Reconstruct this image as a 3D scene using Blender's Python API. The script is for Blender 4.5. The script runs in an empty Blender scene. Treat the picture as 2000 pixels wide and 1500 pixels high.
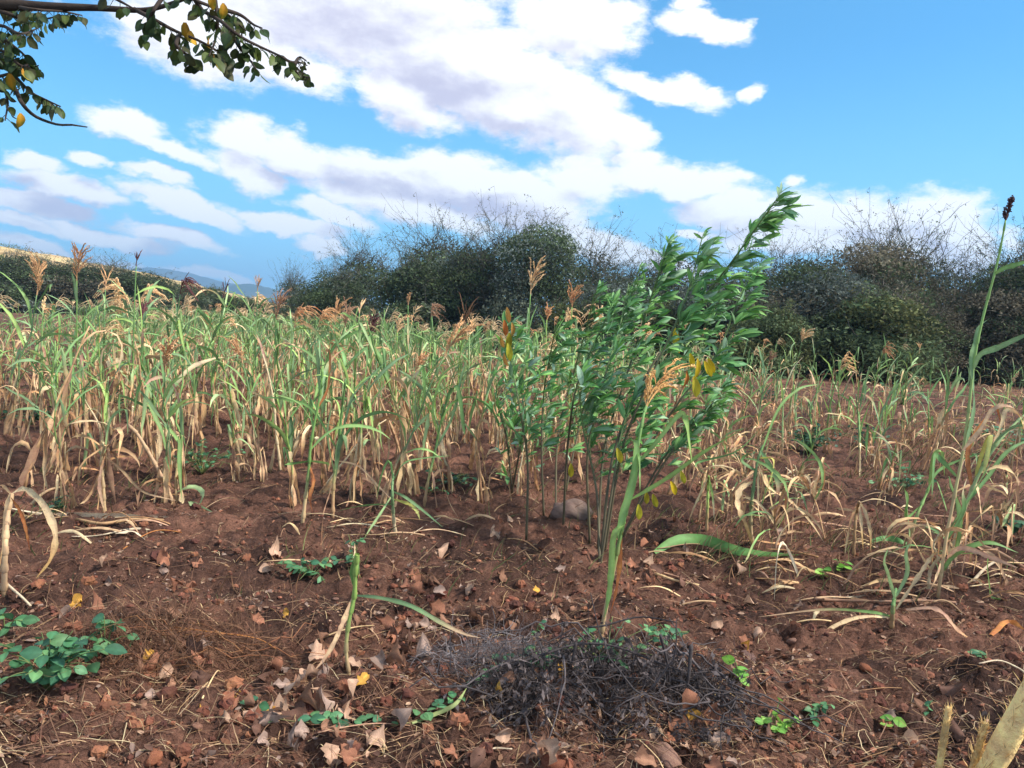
import bpy, math
import numpy as np
from mathutils import Matrix, Vector

SC = bpy.context.scene
COL = SC.collection
rs = np.random.RandomState(11)

# ------------------------------------------------------------------ camera
FP = 1511.0                       # focal length in pixels of the 2000 px wide photograph
CAM = np.array([0.0, 0.0, 1.35])
PITCH, ROLL = math.radians(4.65), math.radians(3.0)
F = np.array([0, math.cos(PITCH), -math.sin(PITCH)])
R0 = np.array([1.0, 0, 0])
U0 = np.array([0, math.sin(PITCH), math.cos(PITCH)])
RC = math.cos(ROLL) * R0 + math.sin(ROLL) * U0
UC = -math.sin(ROLL) * R0 + math.cos(ROLL) * U0
cam = bpy.data.cameras.new('camera')
cam.sensor_width = 36
cam.lens = 36 * FP / 2000
cam.clip_start, cam.clip_end = 0.05, 12000
camo = bpy.data.objects.new('camera', cam)
COL.objects.link(camo)
m = Matrix.Identity(4)
for i in range(3):
    m[i][0], m[i][1], m[i][2], m[i][3] = RC[i], UC[i], -F[i], CAM[i]
camo.matrix_world = m
SC.camera = camo

# ------------------------------------------------------------------ sky, sun, exposure
SUN_AZ, SUN_EL = math.radians(108), math.radians(46)      # sun in front to the right, behind thin cloud
W = bpy.data.worlds.new('World')
SC.world = W
W.use_nodes = True
W.cycles.sampling_method, W.cycles.sample_map_resolution = 'MANUAL', 512
nt = W.node_tree
nt.nodes.clear()


def N(tree, typ, **kw):
    n = tree.nodes.new(typ)
    for k, v in kw.items():
        if k == 'inp':
            for kk, vv in v.items():
                n.inputs[kk].default_value = vv
        else:
            setattr(n, k, v)
    return n


def mth(t, op, a, b=None, c=None, clamp=False):
    n = N(t, 'ShaderNodeMath', operation=op, use_clamp=clamp)
    for i, x in enumerate((a, b, c)):
        if x is None:
            continue
        if isinstance(x, (int, float)):
            n.inputs[i].default_value = x
        else:
            t.links.new(x, n.inputs[i])
    return n.outputs[0]


def ray(px, py):
    return F + (px - 1000) / FP * RC - (py - 750) / FP * UC


def azel(px, py):
    d = ray(px, py)
    d = d / np.linalg.norm(d)
    return np.array([math.atan2(d[0], d[1]), math.asin(d[2])])


CLOUDS = [  # centre x, y, radius x, y (photo pixels), slope in degrees (down to the right positive)
    (640, 0, 560, 190, 6), (900, 112, 400, 142, 14), (1010, 205, 270, 92, 16), (1130, 225, 170, 110, 42),
    (400, 70, 260, 105, 22), (1120, 45, 190, 115, -10), (530, 112, 240, 72, 18), (800, 192, 190, 62, 20),
    (1215, 265, 75, 60, 30), (1370, 62, 120, 42, 12), (1350, 15, 45, 28, 0), (1420, 70, 55, 34, 0),
    (1300, 170, 170, 36, 12), (1468, 184, 34, 36, 60, .8), (1370, 182, 70, 26, 10),
    (470, 268, 110, 58, 15), (585, 303, 140, 50, 20), (780, 346, 270, 58, 13), (960, 365, 290, 80, 13),
    (1130, 345, 140, 66, 10), (1345, 350, 160, 48, 7), (800, 400, 280, 62, 15), (1010, 405, 210, 66, 10),
    (1250, 330, 90, 55, 10), (1430, 408, 130, 60, 5), (1640, 425, 210, 74, 3), (1840, 432, 130, 80, 5), (1620, 430, 270, 84, 3), (1850, 452, 160, 84, 5),
    (1560, 470, 240, 50, 5), (1780, 485, 220, 58, 3), (1170, 480, 160, 44, 17), (1300, 515, 150, 36, 10),
    (245, 235, 140, 40, 22), (330, 288, 130, 30, 22), (185, 310, 60, 26, 10), (60, 308, 95, 32, 10),
    (300, 340, 90, 22, 15), (130, 362, 200, 34, 12), (70, 395, 170, 32, 12), (330, 385, 130, 30, 16),
    (400, 412, 130, 28, 18), (560, 438, 180, 28, 15), (620, 480, 72, 20, 12), (545, 445, 52, 18, 12),
    (340, 462, 150, 28, 14), (50, 432, 150, 22, 12), (200, 455, 200, 24, 14), (660, 425, 110, 32, 18),
    (1530, 350, 34, 22, 0, .6), (1360, 453, 50, 18, 5), (480, 330, 120, 40, 22), (420, 540, 200, 18, 10), (1985, 470, 70, 40, 0, .7), (150, 500, 260, 26, 10),
]
SHADES = [  # the grey undersides of the clouds
    (700, 45, 520, 120, 6, .62), (860, 165, 330, 95, 17, .62), (1010, 240, 190, 55, 18, .55), (760, 352, 230, 44, 13, 1.0), (930, 398, 230, 40, 12, .95),
    (520, 335, 110, 32, 20, .5), (1500, 435, 150, 40, 5, .5), (1780, 470, 180, 46, 3, .6), (110, 395, 240, 60, 12, .75), (300, 470, 240, 46, 13, .7), (1390, 425, 80, 36, 5, .4),
    (560, 450, 170, 22, 15, .5), (50, 322, 80, 18, 10, .5), (330, 300, 140, 26, 22, .3),
]
tc = N(nt, 'ShaderNodeTexCoord')
sep = N(nt, 'ShaderNodeSeparateXYZ')
nt.links.new(tc.outputs['Generated'], sep.inputs[0])
X, Y, Z = sep.outputs
az = mth(nt, 'ARCTAN2', X, Y)
el = mth(nt, 'ARCSINE', Z)
comb = N(nt, 'ShaderNodeCombineXYZ')
nt.links.new(az, comb.inputs[0])
nt.links.new(el, comb.inputs[1])
P0 = comb.outputs[0]


def noise3(vec, scale, detail, rough=0.5, sx=(1, 1, 1)):
    mp = N(nt, 'ShaderNodeMapping')
    mp.inputs['Scale'].default_value = sx
    mp.inputs['Rotation'].default_value = (0, 0, math.radians(10))
    nt.links.new(vec, mp.inputs[0])
    n = N(nt, 'ShaderNodeTexNoise', inp={'Scale': scale, 'Detail': detail, 'Roughness': rough})
    nt.links.new(mp.outputs[0], n.inputs['Vector'])
    return n


w1 = noise3(P0, 9.0, 5, 0.6, (1, 1.7, 1))
wv = N(nt, 'ShaderNodeVectorMath', operation='MULTIPLY_ADD')
wv.inputs[1].default_value = (0.095, 0.06, 0)
wv.inputs[2].default_value = (-0.0475, -0.03, 0)
nt.links.new(w1.outputs['Color'], wv.inputs[0])
wadd = N(nt, 'ShaderNodeVectorMath', operation='ADD')
nt.links.new(P0, wadd.inputs[0])
nt.links.new(wv.outputs[0], wadd.inputs[1])
PW = wadd.outputs[0]


def blobs(lst, vec):
    acc = None
    for b in lst:
        cx, cy, rx, ry, ang = b[:5]
        wgt = b[5] if len(b) > 5 else 1.0
        c = azel(cx, cy)
        a = math.radians(ang)
        e1 = azel(cx + 20 * math.cos(a), cy + 20 * math.sin(a)) - c
        e2 = azel(cx - 20 * math.sin(a), cy + 20 * math.cos(a)) - c
        mp = N(nt, 'ShaderNodeMapping', vector_type='TEXTURE')
        mp.inputs['Location'].default_value = (c[0], c[1], 0)
        mp.inputs['Rotation'].default_value = (0, 0, math.atan2(e1[1], e1[0]))
        mp.inputs['Scale'].default_value = (rx * np.linalg.norm(e1) / 20 * 1.12, ry * np.linalg.norm(e2) / 20 * 1.12, 1)
        nt.links.new(vec, mp.inputs[0])
        g = N(nt, 'ShaderNodeTexGradient', gradient_type='SPHERICAL')
        nt.links.new(mp.outputs[0], g.inputs[0])
        v = g.outputs['Fac']
        if wgt != 1.0:
            v = mth(nt, 'MULTIPLY', v, wgt)
        acc = v if acc is None else mth(nt, 'MAXIMUM', acc, v)
    return acc


dens = blobs(CLOUDS, PW)
shade = blobs(SHADES, PW)
# the rest of the sky carries the same kind of broken cloud
oc = noise3(P0, 3.2, 5, 0.55, (1, 2.2, 1))
absaz = mth(nt, 'ABSOLUTE', az)
m1 = N(nt, 'ShaderNodeMapRange', interpolation_type='SMOOTHSTEP', inp={'From Min': 0.60, 'From Max': 0.80})
nt.links.new(absaz, m1.inputs[0])
m2 = N(nt, 'ShaderNodeMapRange', interpolation_type='SMOOTHSTEP', inp={'From Min': 0.43, 'From Max': 0.60})
nt.links.new(el, m2.inputs[0])
om = mth(nt, 'MAXIMUM', m1.outputs[0], m2.outputs[0])
od = mth(nt, 'MULTIPLY', mth(nt, 'SUBTRACT', oc.outputs['Fac'], 0.40), 3.2, clamp=True)
dens = mth(nt, 'MAXIMUM', dens, mth(nt, 'MULTIPLY', od, om))
shade = mth(nt, 'MAXIMUM', shade, mth(nt, 'MULTIPLY', mth(nt, 'MULTIPLY', od, om), 0.5))
fine = noise3(P0, 24.0, 9, 0.66, (1, 1.9, 1))
med = noise3(P0, 8.0, 6, 0.55, (1, 1.8, 1))
# shading of the billows: brighter where the cloud thins out upwards, greyer where more cloud lies above
upv = N(nt, 'ShaderNodeVectorMath', operation='ADD')
upv.inputs[1].default_value = (0.006, 0.024, 0)
nt.links.new(PW, upv.inputs[0])
dens_up = blobs(CLOUDS, upv.outputs[0])
fup = N(nt, 'ShaderNodeVectorMath', operation='ADD')
fup.inputs[1].default_value = (0.004, 0.012, 0)
nt.links.new(P0, fup.inputs[0])
fine_up = noise3(fup.outputs[0], 24.0, 5, 0.6, (1, 1.9, 1))
relief = mth(nt, 'ADD', mth(nt, 'MULTIPLY', mth(nt, 'SUBTRACT', dens_up, dens), 0.9), mth(nt, 'MULTIPLY', mth(nt, 'SUBTRACT', fine_up.outputs['Fac'], fine.outputs['Fac']), 0.9))
d2 = mth(nt, 'ADD', dens, mth(nt, 'MULTIPLY', mth(nt, 'SUBTRACT', fine.outputs['Fac'], 0.5), 0.8))
d2 = mth(nt, 'ADD', d2, mth(nt, 'MULTIPLY', mth(nt, 'SUBTRACT', med.outputs['Fac'], 0.5), 0.38))
alpha = N(nt, 'ShaderNodeMapRange', interpolation_type='SMOOTHSTEP', inp={'From Min': 0.17, 'From Max': 0.55})
nt.links.new(d2, alpha.inputs[0])
sh2 = mth(nt, 'ADD', shade, mth(nt, 'MULTIPLY', mth(nt, 'SUBTRACT', med.outputs['Fac'], 0.5), 0.9))
sh2 = mth(nt, 'ADD', sh2, mth(nt, 'MULTIPLY', mth(nt, 'SUBTRACT', fine.outputs['Fac'], 0.5), 0.6))
sh2 = mth(nt, 'ADD', sh2, relief)
shr = N(nt, 'ShaderNodeMapRange', interpolation_type='SMOOTHSTEP', inp={'From Min': 0.0, 'From Max': 0.95})
nt.links.new(sh2, shr.inputs[0])
ccol = N(nt, 'ShaderNodeMix', data_type='RGBA')
ccol.inputs['A'].default_value = (9.8, 9.7, 9.8, 1)      # in units of the sky texture; Background strength brings it to white
ccol.inputs['B'].default_value = (5.3, 5.1, 6.4, 1)
nt.links.new(shr.outputs[0], ccol.inputs['Factor'])
sky = N(nt, 'ShaderNodeTexSky', sky_type='NISHITA', sun_disc=False, sun_elevation=SUN_EL, sun_rotation=SUN_AZ, altitude=900, air_density=1.0, dust_density=0.6, ozone_density=2.0)
hs = N(nt, 'ShaderNodeVectorMath', operation='MULTIPLY')
hs.inputs[1].default_value = (0.12, 1.04, 1.52)       # the saturated blue of the phone picture
nt.links.new(sky.outputs[0], hs.inputs[0])
mix = N(nt, 'ShaderNodeMix', data_type='RGBA')
nt.links.new(alpha.outputs[0], mix.inputs['Factor'])
low = N(nt, 'ShaderNodeMapRange', interpolation_type='SMOOTHSTEP', inp={'From Min': -0.02, 'From Max': 0.36, 'To Min': 0.92, 'To Max': 0.22})
nt.links.new(el, low.inputs[0])
lowc = N(nt, 'ShaderNodeMix', data_type='RGBA')
lowc.inputs['B'].default_value = (3.0, 6.7, 9.6, 1)   # paler towards the horizon
nt.links.new(low.outputs[0], lowc.inputs['Factor'])
nt.links.new(hs.outputs[0], lowc.inputs['A'])
nt.links.new(lowc.outputs['Result'], mix.inputs['A'])
nt.links.new(ccol.outputs['Result'], mix.inputs['B'])
bg = N(nt, 'ShaderNodeBackground', inp={'Strength': 0.100})
nt.links.new(mix.outputs['Result'], bg.inputs[0])
wo = N(nt, 'ShaderNodeOutputWorld')
nt.links.new(bg.outputs[0], wo.inputs[0])

sl = bpy.data.lights.new('sun', 'SUN')
sl.energy, sl.angle, sl.color = 5.0, math.radians(4), (1.0, 0.95, 0.87)
so = bpy.data.objects.new('sun', sl)
COL.objects.link(so)
sd = Vector((math.sin(SUN_AZ) * math.cos(SUN_EL), math.cos(SUN_AZ) * math.cos(SUN_EL), math.sin(SUN_EL)))
so.rotation_euler = (-sd).to_track_quat('-Z', 'Y').to_euler()
vs = SC.view_settings
vs.view_transform, vs.look, vs.exposure, vs.gamma, vs.use_curve_mapping = 'Standard', 'None', 0.42, 1.0, False
cy = SC.cycles
cy.max_bounces, cy.diffuse_bounces, cy.glossy_bounces, cy.transmission_bounces, cy.volume_bounces = 6, 3, 2, 4, 0


# ------------------------------------------------------------------ helpers
def rgb(r, g, b):
    """sRGB 0-255 to linear."""
    c = np.array([r, g, b]) / 255.0
    return np.where(c <= 0.04045, c / 12.92, ((c + 0.055) / 1.055) ** 2.4)


class MB:
    """Collects vertices, faces and a tint per vertex; mesh() makes one mesh of them."""

    def __init__(s):
        s.v, s.c, s.q, s.t, s.n = [], [], [], [], 0

    def add(s, v, q=None, t=None, c=(0.5, 0.5, 0.5)):
        v = np.asarray(v, float).reshape(-1, 3)
        c = np.asarray(c, float)
        c = np.broadcast_to(c, (len(v), 3)) if c.ndim == 1 else c
        s.v.append(v)
        s.c.append(c)
        if q is not None and len(q):
            s.q.append(np.asarray(q, int).reshape(-1, 4) + s.n)
        if t is not None and len(t):
            s.t.append(np.asarray(t, int).reshape(-1, 3) + s.n)
        s.n += len(v)
        return s

    def addmb(s, o, M=None, cm=1.0):
        v, q, t, c = o.arrays()
        if M is not None:
            v = v @ M[:3, :3].T + M[:3, 3]
        return s.add(v, q, t, np.clip(c * cm, 0, 1))

    def arrays(s):
        q = np.concatenate(s.q) if s.q else np.zeros((0, 4), int)
        t = np.concatenate(s.t) if s.t else np.zeros((0, 3), int)
        return np.concatenate(s.v), q, t, np.concatenate(s.c)

    def mesh(s, name, mat, smooth=True):
        v, q, t, c = s.arrays()
        me = bpy.data.meshes.new(name)
        me.vertices.add(len(v))
        me.vertices.foreach_set('co', v.astype(np.float32).ravel())
        nl = q.size + t.size
        me.loops.add(nl)
        me.loops.foreach_set('vertex_index', np.concatenate([q.ravel(), t.ravel()]).astype(np.int32))
        me.polygons.add(len(q) + len(t))
        ls = np.concatenate([np.arange(len(q)) * 4, q.size + np.arange(len(t)) * 3]).astype(np.int32)
        me.polygons.foreach_set('loop_start', ls)
        me.polygons.foreach_set('use_smooth', np.full(len(ls), smooth))
        a = me.attributes.new('tint', 'FLOAT_COLOR', 'POINT')
        a.data.foreach_set('color', np.c_[c, np.ones(len(c))].astype(np.float32).ravel())
        me.update(calc_edges=True)
        if mat is not None:
            me.materials.append(mat)
        return me


def ob(name, data, parent=None, label=None, cat=None, group=None, kind=None, loc=None, M=None):
    o = bpy.data.objects.new(name, data)
    COL.objects.link(o)
    if parent is not None:
        o.parent = parent
    if M is not None:
        o.matrix_basis = Matrix([list(map(float, r)) for r in M])
    elif loc is not None:
        o.location = [float(x) for x in loc]
    for k, v in (('label', label), ('category', cat), ('group', group), ('kind', kind)):
        if v:
            o[k] = v
    return o


def norm(a):
    a = np.asarray(a, float)
    return a / np.maximum(np.linalg.norm(a, axis=-1, keepdims=True), 1e-9)


def smoothpts(p, n):
    """Catmull-Rom through the points p, n samples evenly along the parameter."""
    p = np.asarray(p, float)
    if len(p) == 2:
        u = np.linspace(0, 1, n)[:, None]
        return p[0] * (1 - u) + p[1] * u
    e = np.vstack([2 * p[0] - p[1], p, 2 * p[-1] - p[-2]])
    out = []
    for t in np.linspace(0, len(p) - 1 - 1e-6, n):
        i = int(t)
        u = t - i
        a, b, c, d = e[i], e[i + 1], e[i + 2], e[i + 3]
        out.append(0.5 * ((2 * b) + (c - a) * u + (2 * a - 5 * b + 4 * c - d) * u * u + (3 * b - a - 3 * c + d) * u ** 3))
    return np.array(out)


def tube(P, r, sides=5, c=(0.5, 0.5, 0.5), cap=True):
    P = np.asarray(P, float)
    K = len(P)
    r = np.broadcast_to(np.asarray(r, float), (K,))
    T = norm(np.gradient(P, axis=0))
    ref = np.array([0.31, 0.12, 0.94]) if abs(T[0][2]) < 0.8 else np.array([0.94, 0.2, 0.1])
    s = norm(np.cross(T, ref))
    n = np.cross(T, s)
    a = np.arange(sides) / sides * 2 * math.pi
    v = P[:, None] + r[:, None, None] * (s[:, None] * np.cos(a)[None, :, None] + n[:, None] * np.sin(a)[None, :, None])
    i, j = np.meshgrid(np.arange(K - 1), np.arange(sides), indexing='ij')
    q = np.stack([i * sides + j, i * sides + (j + 1) % sides, (i + 1) * sides + (j + 1) % sides, (i + 1) * sides + j], -1).reshape(-1, 4)
    c = np.asarray(c, float)
    if c.ndim == 2:
        c = np.repeat(c, sides, 0)
    mb = MB()
    t = None
    if cap and sides >= 3:
        t = [[0, k + 1, k] for k in range(1, sides - 1)] + [[(K - 1) * sides, (K - 1) * sides + k, (K - 1) * sides + k + 1] for k in range(1, sides - 1)]
    mb.add(v, q, t, c)
    return mb


def ribbon(P, w, side, c, rib=None, fold=0.25, twist=0.0):
    """A leaf blade along P: three vertices across, folded along the midrib."""
    P = np.asarray(P, float)
    K = len(P)
    T = norm(np.gradient(P, axis=0))
    side = np.broadcast_to(np.asarray(side, float), (K, 3))
    s = norm(side - (side * T).sum(1, keepdims=True) * T)
    n = np.cross(T, s)
    th = np.broadcast_to(np.asarray(twist, float), (K,))[:, None]
    s, n = s * np.cos(th) + n * np.sin(th), n * np.cos(th) - s * np.sin(th)
    w = np.asarray(w, float)[:, None]
    v = np.stack([P + s * w + n * w * fold, P, P - s * w + n * w * fold], 1)
    c = np.asarray(c, float)
    c = np.broadcast_to(c, (K, 3)) if c.ndim == 1 else c
    rib = c * 1.25 if rib is None else np.broadcast_to(rib, (K, 3))
    cc = np.stack([c, rib, c], 1)
    i, j = np.meshgrid(np.arange(K - 1), np.arange(2), indexing='ij')
    q = np.stack([i * 3 + j, i * 3 + j + 1, (i + 1) * 3 + j + 1, (i + 1) * 3 + j], -1).reshape(-1, 4)
    return MB().add(v, q, None, np.clip(cc.reshape(-1, 3), 0, 1))


def ribbons(P, W, S, C):
    """Many thin strips at once: P (n,K,3), W (n,K), S (n,3) side vectors, C (n,3)."""
    n, K, _ = P.shape
    S = S[:, None, :] if S.ndim == 2 else S
    v = np.stack([P + S * W[..., None], P - S * W[..., None]], 2)          # n,K,2,3
    base = np.arange(n)[:, None] * (K * 2)
    k = np.arange(K - 1)[None]
    q = np.stack([base + k * 2, base + k * 2 + 1, base + k * 2 + 3, base + k * 2 + 2], -1).reshape(-1, 4)
    return MB().add(v.reshape(-1, 3), q, None, np.repeat(C, K * 2, 0))


# ---- value noise for shapes
_perm = np.random.RandomState(5).permutation(512)
_g = norm(np.random.RandomState(6).randn(512, 2))


def perlin(x, y):
    x, y = np.asarray(x, float), np.asarray(y, float)
    xi, yi = np.floor(x).astype(int), np.floor(y).astype(int)
    xf, yf = x - xi, y - yi
    u, v = xf * xf * xf * (xf * (xf * 6 - 15) + 10), yf * yf * yf * (yf * (yf * 6 - 15) + 10)

    def g(ix, iy, fx, fy):
        h = _perm[(_perm[ix & 511] + iy) & 511]
        return _g[h, 0] * fx + _g[h, 1] * fy
    a = g(xi, yi, xf, yf) * (1 - u) + g(xi + 1, yi, xf - 1, yf) * u
    b = g(xi, yi + 1, xf, yf - 1) * (1 - u) + g(xi + 1, yi + 1, xf - 1, yf - 1) * u
    return (a * (1 - v) + b * v) * 1.5


def sstep(a, b, x):
    t = np.clip((np.asarray(x, float) - a) / (b - a), 0, 1)
    return t * t * (3 - 2 * t)


def H(x, y):
    """Height of the tilled ground."""
    x, y = np.asarray(x, float), np.asarray(y, float)
    near = 1 - sstep(12, 30, np.hypot(x, y))
    h = 0.05 * perlin(x * .35 + 3, y * .35)
    h = h + 0.035 * perlin(x * 1.1, y * 1.1 + 7) * (0.4 + 0.6 * near)
    h = h + near * 0.022 * np.sin(2 * math.pi * (y * 1.25 - x * 0.28) + 1.5 * perlin(x * .6, y * .6))
    h = h + near * (0.065 * np.abs(perlin(x * 3.3, y * 3.3)) + 0.050 * np.abs(perlin(x * 5.4 + 1, y * 5.4)) + 0.048 * np.abs(perlin(x * 8.9 + 5, y * 8.9)) + 0.026 * np.abs(perlin(x * 19, y * 19)) + 0.010 * perlin(x * 41, y * 41))
    h = h + 0.09 * np.exp(-(((x - 0.38) / 0.55) ** 2 + ((y - 2.95) / 0.35) ** 2))
    h = h + 0.07 * np.exp(-(((x + 1.35) / 0.5) ** 2 + ((y - 3.2) / 0.3) ** 2))
    return h - 0.05


def H1(x, y):
    return float(H(np.array([x]), np.array([y]))[0])


def ground(px, py):
    d = ray(px, py)
    z = 0.0
    for _ in range(12):
        t = (z - CAM[2]) / min(d[2], -1e-4)
        p = CAM + d * t
        z = 0.5 * z + 0.5 * H1(p[0], p[1])
    t = (z - CAM[2]) / min(d[2], -1e-4)
    p = CAM + d * t
    p[2] = H1(p[0], p[1])
    return p


def at(px, py, dist):
    """The point seen at a photo pixel, on the vertical plane dist metres in front of the camera."""
    d = ray(px, py)
    return CAM + d * (dist / d[1])


def project(p):
    d = np.asarray(p, float) - CAM
    z = d @ F
    return 1000 + FP * (d @ RC) / z, 750 - FP * (d @ UC) / z


# ------------------------------------------------------------------ materials
def pmat(name, rough=0.6, transl=0.0, noise=(6.0, 0.25), spec=0.25, var=0.18, bump=None, hue=0.02, spots=0.0):
    """Surface with the tint of the vertices, mottled by noise, a little different for each object."""
    mt = bpy.data.materials.new(name)
    mt.use_nodes = True
    t = mt.node_tree
    t.nodes.clear()
    at_ = N(t, 'ShaderNodeAttribute', attribute_name='tint')
    tco = N(t, 'ShaderNodeTexCoord')
    nz = N(t, 'ShaderNodeTexNoise', inp={'Scale': noise[0], 'Detail': 5.0, 'Roughness': 0.6})
    t.links.new(tco.outputs['Object'], nz.inputs['Vector'])
    oi = N(t, 'ShaderNodeObjectInfo')
    val = mth(t, 'ADD', mth(t, 'MULTIPLY', mth(t, 'SUBTRACT', nz.outputs['Fac'], 0.5), noise[1] * 4), 1.0)
    val = mth(t, 'ADD', val, mth(t, 'MULTIPLY', mth(t, 'SUBTRACT', oi.outputs['Random'], 0.5), 2 * var))
    hsv = N(t, 'ShaderNodeHueSaturation')
    t.links.new(mth(t, 'ADD', mth(t, 'MULTIPLY', mth(t, 'SUBTRACT', nz.outputs['Fac'], 0.5), hue * 3), 0.5), hsv.inputs['Hue'])
    t.links.new(val, hsv.inputs['Value'])
    t.links.new(at_.outputs['Color'], hsv.inputs['Color'])
    colour = hsv.outputs[0]
    if spots:                                                    # brown specks and blotches on the blade
        ns = N(t, 'ShaderNodeTexNoise', inp={'Scale': 75.0, 'Detail': 3.0, 'Roughness': 0.7})
        t.links.new(tco.outputs['Object'], ns.inputs['Vector'])
        mr = N(t, 'ShaderNodeMapRange', interpolation_type='SMOOTHSTEP', inp={'From Min': 0.56, 'From Max': 0.68, 'To Max': spots})
        t.links.new(ns.outputs['Fac'], mr.inputs[0])
        mc = N(t, 'ShaderNodeMix', data_type='RGBA')
        mc.inputs['B'].default_value = (0.20, 0.12, 0.06, 1)
        t.links.new(mr.outputs[0], mc.inputs['Factor'])
        t.links.new(hsv.outputs[0], mc.inputs['A'])
        colour = mc.outputs['Result']
    pb = N(t, 'ShaderNodeBsdfPrincipled', inp={'Roughness': rough, 'Specular IOR Level': spec})
    t.links.new(colour, pb.inputs['Base Color'])
    if bump:
        nb = N(t, 'ShaderNodeTexNoise', inp={'Scale': bump[0], 'Detail': 6.0, 'Roughness': 0.65})
        t.links.new(tco.outputs['Object'], nb.inputs['Vector'])
        bp = N(t, 'ShaderNodeBump', inp={'Strength': bump[1], 'Distance': bump[2]})
        t.links.new(nb.outputs['Fac'], bp.inputs['Height'])
        t.links.new(bp.outputs[0], pb.inputs['Normal'])
    sh = pb.outputs[0]
    if transl > 0:
        tr = N(t, 'ShaderNodeBsdfTranslucent')
        t.links.new(colour, tr.inputs['Color'])
        mx = N(t, 'ShaderNodeMixShader', inp={0: transl})
        t.links.new(sh, mx.inputs[1])
        t.links.new(tr.outputs[0], mx.inputs[2])
        sh = mx.outputs[0]
    o = N(t, 'ShaderNodeOutputMaterial')
    t.links.new(sh, o.inputs[0])
    return mt


M_LEAF = pmat('crop_leaf', 0.55, 0.28, (16.0, 0.22), 0.25, spots=0.22)
M_BROAD = pmat('broad_leaf', 0.5, 0.3, (2.5, 0.2), 0.3, 0.28)
M_DRY = pmat('dry_plant', 0.8, 0.2, (26.0, 0.26), 0.12, spots=0.45)
M_STALK = pmat('shaggy_stalk', 0.9, 0.0, (30.0, 0.3), 0.1, bump=(60.0, 0.8, 0.01))
M_STEM = pmat('stem', 0.6, 0.0, (14.0, 0.18), 0.3)
M_BARK = pmat('bark', 0.9, 0.0, (12.0, 0.3), 0.15, bump=(40.0, 0.6, 0.01))
M_BUSH = pmat('bush_leaf', 0.7, 0.3, (0.7, 0.22), 0.15, 0.1)
M_STONE = pmat('stone', 0.9, 0.0, (11.0, 0.3), 0.15, bump=(30.0, 0.7, 0.012))
M_HILL = pmat('hill_earth', 0.95, 0.0, (0.05, 0.25), 0.05)
M_WALL = pmat('plaster', 0.8, 0.0, (1.0, 0.06), 0.2)


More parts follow.
